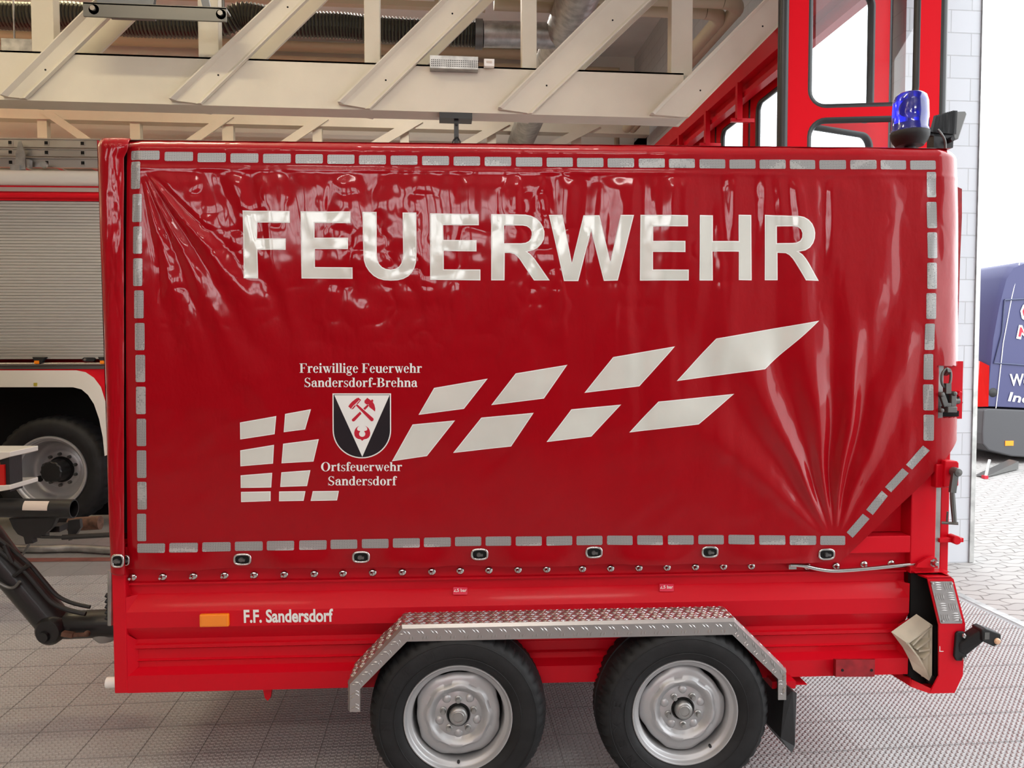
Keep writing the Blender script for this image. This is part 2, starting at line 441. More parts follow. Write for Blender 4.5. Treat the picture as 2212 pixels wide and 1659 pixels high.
structure(MB().box((3.46, HY0, -.12), (3.52, HY1, .002)).build('trim_1', 'zinc', smooth=0))
structure(MB().box((HX0, HY0, HZ), (WX1, HY1 + .3, HZ + .2)).build('ceiling', 'ceiling', smooth=0))
structure(MB().box((HX0, HY1, -.1), (WX1, HY1 + .3, HZ)).build('wall_back', 'wall', smooth=0))
structure(MB().box((HX0 - .3, HY0, -.1), (HX0, HY1 + .3, HZ + .2)).build('wall_left', 'wall', smooth=0))
# wall behind the photographer: closed red gates with a band of high windows
wf = MB()
wf.box((HX0 - .3, HY0 - .3, -.1), (WX1, HY0, 3.8)).box((HX0 - .3, HY0 - .3, 5.45), (WX1, HY0, HZ + .2))
wx = [HX0 - .3, -7.6, -4.9, -4.3, -1.6, -1.0, 1.7, WX1]
for a, b in zip(wx[0::2], wx[1::2]): wf.box((a, HY0 - .3, 3.8), (b, HY0, 5.45))
structure(wf.build('wall_front', 'wall_dark', smooth=0))
for k, a in enumerate((-7.6, -4.3, -1.0)):
    w = MB(); b = a + 2.7
    for i in range(4): w.box((a + i * .86, HY0 - .2, 3.8), (a + i * .86 + .12, HY0 - .1, 5.45))
    for z in (3.8, 4.6, 5.35): w.box((a, HY0 - .2, z), (b, HY0 - .1, z + .1))
    structure(w.build('window_%d' % (k + 1), 'red_gate', smooth=0))
    g = MB()
    for i in range(4): g.box((a - .25 + i * .8, HY0, .03), (a - .25 + i * .8 + .78, HY0 + .06, 3.7))
    structure(g.build('door_%d' % (k + 20), 'red_gate', smooth=0))
# gate wall on the right
wr = MB()
wr.box((WX0, 5.55, -.1), (WX1, 5.85, GZ)).box((WX0, HY0, GZ), (WX1, HY1, HZ)).box((WX0, 12.75, -.1), (WX1, HY1, GZ)).box((WX0, HY0, -.1), (WX1, .0, GZ))
_zt = Wx(1685, 54, 3.28).z
wr.box((WX0, 5.4, _zt - .2), (WX0 + .12, HY1, GZ))
structure(wr.build('wall_right', 'block', smooth=0))
structure(MB().box((WX1 - .005, 5.535, 0), (WX1 + .03, 5.60, GZ)).build('trim_2', 'zinc', smooth=0))
# red header beam and track over the far gate
zt = Wx(1685, 54, 3.28).z
hb = MB()
hb.box((3.28, 5.3, zt - .20), (WX0, 12.9, zt)).box((3.38, 5.3, zt - .30), (WX0, 12.9, zt - .2)).box((3.33, 5.3, zt - .36), (3.42, 12.9, zt - .30))
for y in (8.25, 9.25, 10.3):
    hb.box((3.2, y - .02, zt - .62), (3.46, y + .02, zt - .58)).box((3.26, y - .03, zt - .6), (3.32, y + .03, zt - .2))
structure(hb.build('trim_3', 'red', smooth=0))

def gate_leaf(name, o, d, width, z0, z1, wins, frame=.12, seal=(.028, .028), th=.055):
    """folding gate leaf: o = foot point, d = direction along the leaf; wins = (u0,u1,z0,z1)"""
    o = Vector(o); d = Vector(d).normalized(); n = Vector((d.y, -d.x, 0))
    P = lambda u, z, w=0: o + d * u + Vector((0, 0, z)) + n * w
    root = empty(name, o); structure(root)
    def loc(mb): mb.v = [tuple(Vector(v) - o) for v in mb.v]; return mb
    mb = MB()
    def slab(u0, u1, za, zb): mb.prism([P(u0, za, -th / 2), P(u1, za, -th / 2), P(u1, zb, -th / 2), P(u0, zb, -th / 2)], n * th)
    def rrect(u0, u1, za, zb, r, k=6):
        pts = []
        for cx, cz, a0 in ((u1 - r, zb - r, 0), (u0 + r, zb - r, 90), (u0 + r, za + r, 180), (u1 - r, za + r, 270)):
            pts += [(cx + r * math.cos(R(a0 + 90 * i / k)), cz + r * math.sin(R(a0 + 90 * i / k))) for i in range(k + 1)]
        return pts
    holes = [rrect(*w) for w in wins]
    outer = [(0, z0), (width, z0), (width, z1), (0, z1)]
    tri = tessellate_polygon([[Vector((a, b, 0)) for a, b in lp] for lp in [outer] + holes])
    flat = [p for lp in [outer] + holes for p in lp]
    for sgn in (-1, 1): mb.add([P(a, b, sgn * th / 2) for a, b in flat], [tuple(t) for t in tri])
    for lp in [outer] + holes:
        k = len(lp)
        mb.add([P(a, b, -th / 2) for a, b in lp] + [P(a, b, th / 2) for a, b in lp], [(i, (i + 1) % k, k + (i + 1) % k, k + i) for i in range(k)])
    loc(mb).build('leaf_frame', 'red_gate', root, smooth=30)
    for h, w in zip(holes, wins):
        g = MB(); g.tube([P(a, b, 0) for a, b in h], .03, 8, closed=True)
        gk = loc(g).build('window_gasket', 'rubber_seal', root, smooth=60)
        gl = MB(); gl.add([P(a, b, 0) for a, b in h], [list(range(len(h)))])
        loc(gl).build('pane', 'glass', root, smooth=0, recalc=False)
    s = MB()
    for u, r in ((-.02, seal[0]), (width + .02, seal[1])): s.tube([P(u, z0, 0), P(u, z1, 0)], r, 10)
    loc(s).build('edge_seal', 'rubber_seal', root, smooth=60)
    return root

# pair of leaves folded into the hall in front of the pier
hinge = Vector((3.40, 5.02, 0)); tip = Vector((2.41, 5.20, 0)); back = Vector((3.36, 5.53, 0))
dv = (hinge - tip); W1 = dv.length; dv.normalize()
def leaf_uv(px, py):
    n = Vector((dv.y, -dv.x, 0)); r = ray(px, py); t = (tip - CAM).dot(n) / r.dot(n); p = CAM + r * t
    return (p - tip).dot(dv), p.z
uL, _ = leaf_uv(1745, 150); uR, _ = leaf_uv(1981, 150)
zb = leaf_uv(1860, 232)[1]; zl = leaf_uv(1860, 256)[1]
gate_leaf('door_1', tip, dv, W1, .03, 4.5, [(uL, uR, zb, 4.3, .12), (uL, uR, .95, zl, .12)], seal=(.04, .035))
d2 = (back - tip); W2 = d2.length
gate_leaf('door_2', tip + Vector((.03, .09, 0)), d2, W2, .03, 4.5, [(.15, W2 - .16, zb + .02, 4.3, .10), (.15, W2 - .16, .95, zl + .02, .10)])
zw = Wx(1672, 192, 3.5).z
for i in range(5):
    y0 = 7.42 + 1.06 * i
    gate_leaf('door_%d' % (i + 3), (3.53, y0 + .03, 0), (0, 1, 0), 1.0, .03, zt - .2, [(.15, .85, 2.05, zw, .10), (.15, .85, .6, 1.85, .10)])

# ------------------------------------------------------------------ roof trusses
def roof_truss1():
    Y = 6.8
    root = empty('roof_truss', (0, Y, 0), 0, 'nearer cream steel roof truss, its broad bottom chord and diagonals in view', 'roof truss', 'cream roof trusses')
    L = lambda p, dy=0: (p.x, dy, p.z)
    zt = Wy(700, 132, Y).z; zbm = Wy(700, 230.5, Y).z; xr = Wy(1476, 265, Y).x
    mb = MB()
    mb.box((HX0, 0, zbm), (xr, .02, zt)).box((HX0, .20, zbm), (xr, .22, zt)).box((HX0, -.004, zbm - .018), (xr, .235, zbm)).box((HX0, 0, zt - .015), (xr, .22, zt))
    mb.build('bottom_chord', 'cream', root, smooth=0)
    top = zt + 1.55
    MB().box((HX0, 0, top), (WX0, .22, top + .36)).build('top_chord', 'cream', root, smooth=0)
    D = [((10, 211), (187, 33), (60, 216), (246, 35)), ((371, 219), (602, 0), (437, 227), (669, 0)), ((732, 226), (961, 0), (800, 238), (1043, 0)),
         ((1075, 237.5), (1312, 0), (1148, 248), (1409, 0)), ((1402, 249.5), (1650, 0), (1485, 256), (1738, 0))]
    for l0, l1, r0, r1 in D:
        l0, l1, r0, r1 = [Wy(*p, Y) for p in (l0, l1, r0, r1)]
        ext = lambda a, b: a + (b - a) * ((top - a.z) / (b.z - a.z))
        l2, r2 = ext(l0, l1), ext(r0, r1)
        mb = MB()
        mb.prism([L(l0, -.035), L(r0, -.035), L(r2, -.035), L(l2, -.035)], (0, .03, 0))
        w = .045
        for (q0, q2, sg, dp) in ((l0, l2, 1, .045), (r0, r2, -1, .014)):
            a0, a2 = L(q0, -.036), L(q2, -.036); b0, b2 = (q0.x, -.036 - dp, q0.z), (q2.x, -.036 - dp, q2.z)
            c0, c2 = (q0.x + sg * w * .3, -.036 - dp, q0.z), (q2.x + sg * w * .3, -.036 - dp, q2.z); d0, d2_ = (q0.x + sg * w, -.034, q0.z), (q2.x + sg * w, -.034, q2.z)
            mb.add([a0, b0, c0, d0, a2, b2, c2, d2_], [(0, 1, 5, 4), (1, 2, 6, 5), (2, 3, 7, 6), (0, 3, 2, 1)])
        mb.prism([L(l0, .235), L(r0, .235), L(r2, .235), L(l2, .235)], (0, .03, 0))
        for t in (.12, .42):
            c = (l0 * .35 + r0 * .65) * (1 - t) + (l2 * .45 + r2 * .55) * t
            mb.lathe([(0, -.0365), (.008, -.0365), (.008, -.03)], (c.x, 0, c.z), n=10, mi=1)
        mb.build('diagonal', ['cream', 'dark'], root, smooth=0)
    for a, b in ((70, 118), (429, 473), (787, 821), (1127, 1159), (1449, 1495)):
        x0, x1 = Wy(a, 60, Y + .08).x, Wy(b, 60, Y + .08).x
        MB().box((x0, .06, zt), (x1, .18, top)).build('post', 'cream', root, smooth=0, bevel=.006)
    return root, zt, zbm, xr
TR1, Z1T, Z1B, X1R = roof_truss1()
def roof_truss2():
    Y = 12.6
    root = empty('roof_truss', (0, Y, 0), 0, 'cream steel roof truss far behind, seen below the chord of the nearer truss', 'roof truss', 'cream roof trusses')
    zb = Wy(670, 272, Y).z
    MB().box((HX0, 0, zb), (WX0, .22, zb + .36)).build('top_chord', 'cream', root, smooth=0)
    MB().box((HX0, 0, Z1B), (X1R, .22, Z1T)).build('bottom_chord', 'cream', root, smooth=0)
    for a, b in ((77, 98), (278, 300), (478, 502), (674, 694), (864, 883), (1053, 1072), (1237, 1257)):
        MB().box((Wy(a, 290, Y).x, .05, Z1T), (Wy(b, 290, Y).x, .17, zb)).build('post', 'cream', root, smooth=0)
    for (a, b, w) in (((79, 237), (171, 301), 26), ((408, 299), (482, 247), 30), ((612, 303), (682, 256), 30), ((802, 308), (881, 261), 36), ((998, 308), (1072, 266), 34), ((1179, 313), (1262, 271), 40)):
        p, q = Wy(*a, Y), Wy(*b, Y); dx = w / FPX * Y
        f = lambda z: p + (q - p) * ((z - p.z) / (q.z - p.z))
        A, B = f(Z1T), f(zb + .1)
        MB().prism([(A.x, -.03, A.z), (A.x + dx, -.03, A.z), (B.x + dx, -.03, B.z), (B.x, -.03, B.z)], (0, .03, 0)).build('diagonal', 'cream', root, smooth=0)
roof_truss2()

# ------------------------------------------------------------------ ducts, hoses and pipes under the ceiling
def smooth_path(pts, step):
    pts = [Vector(p) for p in pts]; out = []
    for i in range(len(pts) - 1):
        p0, p1, p2, p3 = pts[max(i - 1, 0)], pts[i], pts[i + 1], pts[min(i + 2, len(pts) - 1)]
        n = max(2, int((p2 - p1).length / step))
        for k in range(n):
            t = k / n
            out.append(.5 * ((2 * p1) + (p2 - p0) * t + (2 * p0 - 5 * p1 + 4 * p2 - p3) * t * t + (3 * p1 - p0 - 3 * p2 + p3) * t ** 3))
    return out + [pts[-1]]
HYd = 8.4
def hose():
    px = [(-330, 30), (-160, 40), (-60, 30), (0, 33), (70, 36), (120, 33), (178, 36), (260, 48), (330, 52), (430, 54), (480, 50), (520, 34), (560, 38), (610, 50), (680, 54), (740, 56), (800, 62), (900, 68), (1032, 74)]
    path = smooth_path([Wy(x, y, HYd) for x, y in px], .0115)
    rr = [(.118, .138, .118)[i % 3] for i in range(len(path))]
    mb = MB(); mb.tube(path, rr, 14)
    n = 14; k = 0
    for i in range(len(path) - 1):
        for j in range(n): mb.m[i * n + j] = 1 if (i % 3 == 1) else 0
    o = mb.build('flexible_exhaust_hose', ['lead', 'hose_rib'], smooth=0)
    tag(o, 'dark corrugated exhaust hose slung under the ceiling behind the nearer truss', 'hose')
hose()
def spiral_tube(path, r, pitch):
    mb = MB(); pts = smooth_path(path, pitch / 4); mb.tube(pts, [r + (.006 if i % 4 == 0 else 0) for i in range(len(pts))], 28)
    return mb
ax = Wz(1246, 0, 5.095).x
spiral = tag(spiral_tube([(ax, 3.5, 5.095), (ax, 8, 5.095), (ax, 12.95, 5.095)], .20, .12).build('ventilation_duct', 'zinc', smooth=50),
    'large round spiral duct running away from the viewer under the ceiling', 'duct')
MB().tube([Wy(1044, 74, HYd), Wy(1120, 75, HYd), (ax, HYd, Wy(1180, 77, HYd).z)], .135, 24).build('branch_pipe', 'zinc', spiral, smooth=50)
MB().lathe([(.135, -.05), (.155, -.05), (.155, .03), (.135, .03)], Wy(1036, 74, HYd), (1, 0, 0), 24).build('pipe_collar', 'pewter', spiral)
zp = 5.25
xa, xb = Wz(1566, 27, zp).x, Wz(1600, 10, zp).x
for nm, x, yq, lab in (('heating_pipe', xa, Wz(1566, 27, zp).y, 'left one of the two cream heating pipes turning along the gate wall'), ('heating_pipe', xb, Wz(1566, 27, zp).y - .26, 'right one of the two cream heating pipes turning along the gate wall')):
    mb = MB()
    mb.tube([(.6, yq, zp), (x - .22, yq, zp)], .075, 16)
    arc = [(x - .22 + .22 * math.sin(R(a)), yq + .22 - .22 * math.cos(R(a)), zp) for a in range(0, 91, 10)]
    mb.tube(arc, .078, 16).tube([(x, yq + .22, zp), (x, 12.4, zp)], .075, 16)
    for y in (9.8, 11.4): mb.lathe([(.08, -.02), (.09, -.02), (.09, .02), (.08, .02)], (x, y, zp), n=16, mi=1)
    tag(mb.build(nm, ['cream2', 'zinc'], smooth=50), lab, 'pipe', 'heating pipes along the gate wall')
Yb = 13.3
p0, p1 = Wy(330, 89, Yb), Wy(1370, 127, Yb)
zz = (p0.z + p1.z) / 2
mb = MB(); mb.tube([(HX0, Yb, zz), (2.6, Yb, zz)], .085, 18)
tag(mb.build('supply_pipe', 'cream2', smooth=50), 'thick cream pipe along the top of the back wall', 'pipe')
mb = MB(); mb.tube([(HX0, Yb - .05, zz + .17), (2.7, Yb - .05, zz + .17)], .018, 8)
for i in range(14):
    x = -9 + .85 * i; mb.tube([(x, Yb - .05, zz + .17), (x, Yb - .05, zz + .23)], .012, 6)
tag(mb.build('conduit', 'zinc', smooth=50), 'thin metal conduit just above the thick cream wall pipe', 'conduit')
mb = MB(); x = 3.1
mb.tube([(Wy(1235, 150, Yb).x - 6, Yb - .08, zz - .24), (x, Yb - .08, zz - .24), (x, Yb - .08, 0)], .06, 14)
tag(mb.build('drain_pipe', 'cream2', smooth=50), 'cream pipe under the thick wall pipe, bending down at its right end', 'pipe')
# cable tray, rods
a, b = Wy(690, 3, 9.6), Wy(1048, 27, 9.6)
mb = MB(); mb.bar((a.x - 3, 9.6, a.z), (b.x, 9.6, a.z), .10, .07)
for x in (a.x + .2, a.x + 1.4): mb.bar((x, 9.6, a.z), (x, 9.6, HZ), .05, .02)
tag(mb.build('cable_tray', 'cream2', smooth=0), 'metal cable tray hung from the ceiling above the dark corrugated hose', 'cable tray')
rods = MB()
for px in (30, 80, 140, 350, 400, 530, 735, 845):
    p = Wy(px, 25, HYd); rods.tube([(p.x, HYd, p.z + .16), (p.x, HYd, HZ)], .008, 6)
tag(rods.build('hose_hanger', 'pewter', smooth=50), 'thin hanging rods holding the dark corrugated hose to the ceiling', 'hanger', kind='stuff')
# grey rail in front of the truss
Y = 6.45
a, b = Wy(182, 22, Y), Wy(490, 33, Y); z0 = (a.z + b.z) / 2
rl = empty('exhaust_rail', (a.x, Y, z0), 0, 'dark grey galvanised rail on legs in front of the nearer truss, top left', 'rail')
w = b.x - a.x
MB().box((0, -.02, -.055), (w, .0, .05)).box((0, -.02, .04), (w, .12, .055)).build('channel', 'pewter', rl, smooth=0)
for x in (.08, w - .04):
    MB().lathe([(0, -.05), (.02, -.05), (.024, -.02), (.04, -.02), (.04, 0)], (x, -.0, .0), n=12).build('bolt', 'chrome', rl)
    MB().tube([(x, .05, .05), (x, .05, 1.9)], .012, 8).build('threaded_rod', 'pewter', rl)
MB().box((.09, .02, .055), (.44, .3, .3)).build('motor_box', 'steel_grey', rl, smooth=0)
MB().prism([(.42, .0, .055), (.52, .0, .055), (.62, .0, .5), (.5, .0, .5)], (0, .04, 0)).build('brace', 'steel_grey', rl, smooth=0)
MB().prism([(.90, .0, .055), (.96, .0, .055), (.86, .0, .5), (.8, .0, .5)], (0, .04, 0)).build('brace', 'steel_grey', rl, smooth=0)
# perforated box and sensor on the chord
Y = 6.77
a, b = Wy(929, 152, Y), Wy(1032, 131, Y)
mb = MB().box((a.x, Y - .06, a.z), (b.x, Y + .03, b.z + .01))
for i in range(26):
    for j in range(4):
        mb.add([(a.x + .012 + i * .0158 + dx, Y - .061, a.z + .016 + j * .016 + dz) for dx, dz in ((0, 0), (.008, 0), (.008, .008), (0, .008))], [(0, 1, 2, 3)], 1)  # perforations drawn as dark squares, shade put into the colour
tag(mb.build('perforated_box', ['zinc', 'dark'], smooth=0), 'small perforated metal box on top of the nearer truss chord', 'box')
a, b = Wy(1045, 147, Y), Wy(1067, 132, Y)
sb = tag(MB().box((a.x, Y - .05, a.z), (b.x, Y, b.z)).box((a.x + .02, Y - .054, a.z + .025), (b.x - .02, Y - .05, a.z + .045), 1).build('junction_box', ['white_film', 'label'], smooth=0, bevel=.006),
    'small white junction box beside the perforated metal box', 'junction box')
# black bracket under the chord
br = empty('sensor_bracket', (0, 6.9, 0), 0, 'black steel T-bracket with cables hanging below the nearer truss chord', 'bracket')
a, b = Wy(949, 267, 6.82), Wy(1020, 258, 6.82)
zb_ = Z1B - .018
MB().box((a.x, -.10, zb_ - .05), (b.x, .06, zb_ - .02)).box((a.x, -.10, zb_ - .02), (b.x, -.085, zb_)).build('plate', 'black_steel', br, smooth=0)
c = Wy(986, 280, 6.82).x
MB().box((c - .02, -.06, zb_ - .36), (c + .02, -.045, zb_ - .05)).lathe([(0, -.075), (.012, -.072), (.012, -.06)], (c, 0, zb_ - .09), n=10).build('stem', 'black_steel', br, smooth=0)
MB().tube(smooth_path([(c, -.07, zb_ - .2), (c - .035, -.08, zb_ - .25), (c - .03, -.08, zb_ - .32), (c, -.08, zb_ - .42)], .02), .006, 6).tube(smooth_path([(c + .01, -.07, zb_ - .2), (c + .035, -.08, zb_ - .27), (c + .02, -.08, zb_ - .42)], .02), .006, 6).build('cable', 'black', br)
# galvanised box far left
a, b = Wy(2, 110, 8.0), Wy(73, 84, 8.0)
tag(MB().box((a.x, 8.0, a.z), (b.x, 8.3, b.z)).tube([(a.x + .05, 8.15, b.z), (a.x + .05, 8.15, HZ)], .01, 6).tube([(b.x - .05, 8.15, b.z), (b.x - .05, 8.15, HZ)], .01, 6).build('metal_box', 'zinc', smooth=0, bevel=.005), 'galvanised metal box behind the leftmost truss post', 'box')
# luminaires
for i, (x, y, z, wt, c) in enumerate(LAMPS):
    l = bpy.data.lights.new('ceiling_lamp_light', 'AREA'); l.shape = 'RECTANGLE'; l.size = 1.5; l.size_y = .16; l.energy = wt; l.color = c
    t = empty('ceiling_lamp', (x, y, z), 0, 'long fluorescent batten hanging above the hall floor', 'ceiling lamp', 'fluorescent battens under the ceiling')
    o = bpy.data.objects.new('lamp_light', l); o.location = (0, 0, -.045); o.parent = t; COL.objects.link(o)
    if z < 6.2:
        l2 = bpy.data.lights.new('ceiling_fill_light', 'AREA'); l2.shape = 'RECTANGLE'; l2.size = 1.5; l2.size_y = .16; l2.energy = wt * 1.0; l2.color = c  # added upward light that brightens the ceiling
        o2 = bpy.data.objects.new('added_uplight', l2); o2.location = (0, 0, .085); o2.rotation_euler = (PI, 0, 0); o2.parent = t; COL.objects.link(o2)
    MB().box((-.78, -.09, 0), (.78, .09, .07)).build('housing', 'white_paint', t, smooth=0)
    MB().box((-.75, -.08, -.035), (.75, .08, 0)).build('diffuser', 'lamp', t, smooth=0)
    MB().tube([(-.6, 0, .07), (-.6, 0, HZ - z)], .006, 6).tube([(.6, 0, .07), (.6, 0, HZ - z)], .006, 6).build('suspension_wire', 'zinc', t)

# ------------------------------------------------------------------ yard outside
def van():
    root = empty('delivery_van', (0, 0, 0), 0, 'dark blue van with white lettering parked in the yard at the right edge', 'van')
    Y = 10.4
    def V(px, py, dy=0): p = Wy(px, py, Y); return Vector((p.x, Y + dy, p.z))
    prof = [(2128, 880), (2131, 812), (2139, 730), (2152, 660), (2168, 600), (2184, 575), (2205, 566), (2240, 563), (2700, 560), (2700, 905)]
    body = MB(); n = len(prof)
    rings = []
    for dy, s in ((0.03, .0), (0, .02), ):
        pass
    A = [V(*p) for p in prof]
    c = V(2450, 750)
    inn = [a + (c - a).normalized() * .05 for a in A]
    B = [a + Vector((0, .07, 0)) for a in A]; Cc = [a + Vector((0, 1.9, 0)) for a in A]
    vs = inn + B + Cc
    fs = [list(range(n))] + [(r * n + i, r * n + (i + 1) % n, (r + 1) * n + (i + 1) % n, (r + 1) * n + i) for r in range(2) for i in range(n)] + [[2 * n + i for i in range(n)][::-1]]
    body.add(vs, fs).build('body', 'van_blue', root, smooth=40)
    bp = [(2117, 935), (2120, 885), (2130, 882), (2700, 905), (2700, 1020), (2180, 985), (2130, 972), (2118, 958)]
    MB().prism([V(x, y, -.05) for x, y in bp], (0, 1.9, 0)).build('bumper', 'van_black', root, smooth=0, bevel=.02)
    MB().prism([V(2129, 780, .12), V(2135, 790, -.02), V(2133, 878, -.02), V(2122, 880, .12)], (0, .1, 0)).build('tail_lamp', 'red_lens', root, smooth=0)
    a, b = V(2165, 962, -.06), V(2183, 951, -.06)
    MB().box(a, (b.x, b.y + .02, b.z)).build('marker_lamp', 'amber', root, smooth=0)
    g = MB()
    for pts in ([(2163, 600 + 0), (2160, 700), (2160, 786)],):
        pass
    g.tube([V(2169, 648, -.012), V(2163, 720, -.012), (V(2146, 784, -.012)), V(2230, 790, -.012)], .012, 6)
    g.tube([V(2169, 648, -.012), V(2230, 645, -.012)], .012, 6)
    g.build('door_groove', 'navy', root)
    MB().tube([V(2204, 568, .015), V(2186, 640, .0), V(2166, 740, -.012), V(2154, 850, -.012), V(2150, 882, -.012)], .006, 6).build('pinstripe', 'white_film', root)
    MB().lathe([(0, -.02), (.05, -.015), (.07, 0)], V(2145, 848, 0), n=14).build('door_handle', 'black', root)
    for s, q, m in (('We', (2180, 834, 2222, 833, 808), 'white_film'), ('Ind', (2176, 866, 2228, 873, 846), 'white_film')):
        x0, y0, x1, y1, yt = q
        text_on('lettering', s, V(x0, y0, -.012), V(x1, y1, -.012), V(x0, yt, -.012), m, root, .02, 0.2 if s == 'Ind' else 0)
    def blob(pts, m, dy): MB().add([V(x, y, dy) for x, y in pts], [list(range(len(pts)))]).build('emblem', m, root, smooth=0)
    blob([(2203, 672), (2208, 660), (2216, 652), (2230, 650), (2230, 700), (2216, 695), (2206, 688)], 'white_film', -.012)
    blob([(2207, 672), (2211, 663), (2218, 657), (2230, 655), (2230, 692), (2217, 688), (2209, 682)], 'red_film', -.016)
    blob([(2200, 702), (2207, 703), (2211, 715), (2218, 719), (2230, 720), (2230, 735), (2214, 730), (2206, 722), (2204, 733), (2194, 731)], 'white_film', -.012)
    blob([(2202, 706), (2206, 708), (2210, 719), (2218, 724), (2230, 725), (2230, 730), (2215, 726), (2206, 717), (2203, 728), (2198, 727)], 'red_film', -.016)
    for x in (2330, 2620):
        p = V(x, 1000, .1); MB().lathe([(.0, 0), (.2, 0), (.33, .0), (.34, .03), (.34, .2), (.3, .22), (0, .22)], (p.x, Y + .05, .335), n=28).build('wheel', 'tyre', root)
van()
def lorry():
    root = empty('white_truck', (0, 0, 0), 0, 'white truck with a blue stripe partly hidden behind the dark blue van', 'truck')
    Y = 16.5
    def V(px, py, dy=0): p = Wy(px, py, Y); return Vector((p.x, Y + dy, p.z))
    a, b = V(2080, 960), V(2620, 582)
    MB().box((a.x, Y, a.z), (b.x, Y + 2.4, b.z)).build('box_body', 'white_paint', root, smooth=0)
    e = -.02
    MB().add([V(2130, 583, e), V(2140, 583, e), V(2132, 632, e), V(2122, 632, e)], [(0, 1, 2, 3)]).build('stripe', 'navy', root, smooth=0)
    MB().add([V(2142, 583, e), V(2149, 583, e), V(2135, 640, e), V(2128, 640, e)], [(0, 1, 2, 3)]).build('stripe', 'sky_blue', root, smooth=0)
    MB().bar(V(2100, 636, e), V(2300, 636, e), .02, .02).build('rub_rail', 'navy', root, smooth=0)
    MB().bar(V(2100, 648, e), V(2300, 648, e), .02, .015).build('rub_rail', 'zinc', root, smooth=0)
    MB().bar(V(2141, 665, e), V(2141, 682, e), .05, .05).bar(V(2139, 668, e), V(2150, 668, e), .02, .03).build('latch', 'zinc', root, smooth=0)
    for x in (2200, 2500):
        p = V(x, 960); MB().lathe([(.0, 0), (.3, 0), (.48, .0), (.5, .04), (.5, .28), (0, .3)], (p.x, Y + .05, .5), n=28).build('wheel', 'tyre', root)
lorry()
# ramp-like trestle below the van
a = Wz(2127, 1030, .02); b = Wz(2200, 1012, .02)
rt = empty('drive_on_ramp', (a.x, a.y, 0), 0, 'small steel ramp with a red tip lying on the pavers below the van', 'ramp')
v = b - a
MB().prism([(0, 0, 0.012), (v.x, v.y, 0.012), (v.x, v.y, .12)], (.02, .2, 0)).build('wedge', 'pewter', rt, smooth=0)
MB().bar((0, -.02, .02), (.14, .1, .22), .03, .03).build('strut', 'zinc', rt, smooth=0)
MB().box((-.03, -.04, .0), (.02, .02, .04)).build('foot', 'red_film', rt, smooth=0)
# things lying on the hall floor at the back left
pts = [Wz(x, y, .035) for x, y in ((-120, 1178), (30, 1184), (90, 1186), (150, 1184), (200, 1186), (260, 1190), (420, 1196))]
tag(MB().tube(smooth_path(pts, .08), .032, 10).build('floor_hose', 'zinc', smooth=60), 'grey hose lying on the tiled floor behind the trailer drawbar', 'hose')
a, b = Wz(-300, 1209, .0), Wz(420, 1203, .0); c, d = Wz(420, 1211, 0), Wz(-300, 1217, 0)
fm = tag(MB().add([(p.x, p.y, .002) for p in (a, b, c, d)], [(0, 1, 2, 3)]).build('floor_marking', mat('dull_red_marking', (.20, .075, .06), .6, var=(6, .3)), smooth=0), None, None)
structure(fm)

# =================================================================== the trailer
TRL = empty('fire_trailer', TO, TH, 'red two-axle fire service trailer with a lettered red tarpaulin cover', 'trailer')
def tp(name, mb, mats, parent=None, **k): return mb.build(name, mats, parent or TRL, **k)
zl = lambda py, px=285, y=0: T(px, py, y).z
xl = lambda px, y=0, py=1300: T(px, py, y).x
X0, XP, X1 = xl(243, -.035), xl(272, -.035), xl(1964, -.035)
ZB = zl(1497, 285, -.035)
zr0, zr1 = T(1900, 1195, -.035).z, T(1900, 1158, -.035).z      # side rail over the ribbed wall
ZT = T(1100, 318, -.03).z                                       # roof frame
# ribbed side wall
pr = [(zr0, .0), (zl(1256), .0), (zl(1258), -.012), (zl(1262), -.012), (zl(1264), .004), (zl(1284), .004), (zl(1286), 0), (zl(1323, 285, -.035), -.035), (zl(1357, 285, -.035), -.035),
      (zl(1381), .0), (zl(1391), .0), (zl(1394, 285, -.01), -.011), (zl(1401, 285, -.01), -.011), (zl(1404), .004), (zl(1424), .004), (zl(1427), -.004), (zl(1430), .004), (zl(1442), .004), (zl(1460, 285, -.035), -.035), (ZB, -.035), (ZB, .03)]
mb = MB(); n = len(pr)
mb.add([(x, y, z) for x in (XP - .002, X1) for z, y in pr], [(i, i + 1, n + i + 1, n + i) for i in range(n - 1)])
# chamfered rib ends
for xa_, s in ((XP, 1), (X1, -1)):
    for zA, zBm, zC, zD in ((zl(1284), zl(1323), zl(1357), zl(1381)),):
        mb.add([(xa_, -.036, zA), (xa_, -.036, zBm), (xa_ + s * .03, 0.0, zA)], [(0, 1, 2)])
    mb.add([(xa_, -.036, zl(1362)), (xa_, -.036, zl(1458)), (xa_ + s * .025, .003, zl(1440)), (xa_ + s * .025, .003, zl(1385))], [(0, 1, 2, 3)])
tp('side_wall', mb, 'red', smooth=20, recalc=True)
tp('side_rail', MB().box((XP, -.036, zr0), (X1, .03, zr1)), 'red', smooth=0, bevel=.004)
tp('corner_post', MB().box((X0, -.037, ZB), (XP, .05, zl(1170))), 'red', smooth=0, bevel=.004)
tp('corner_post', MB().box((X1, -.037, T(1990, 1238, -.035).z), (xl(2022, -.035, 1100), .06, T(1990, 400, 0).z)), 'red', smooth=0, bevel=.004)
XE = xl(2044, .02, 1100)
tp('tailgate_post', MB().box((xl(2025, .02, 1100), .0, T(2030, 1240, .02).z), (XE, .07, T(2030, 400, .02).z)), 'red', smooth=0, bevel=.004)
tp('post_gap_strip', MB().box((xl(2022, -.035, 1100) , -.02, T(2024, 1240, .0).z), (xl(2025, 0, 1100), .05, T(2024, 400, .0).z)), 'zinc', smooth=0)
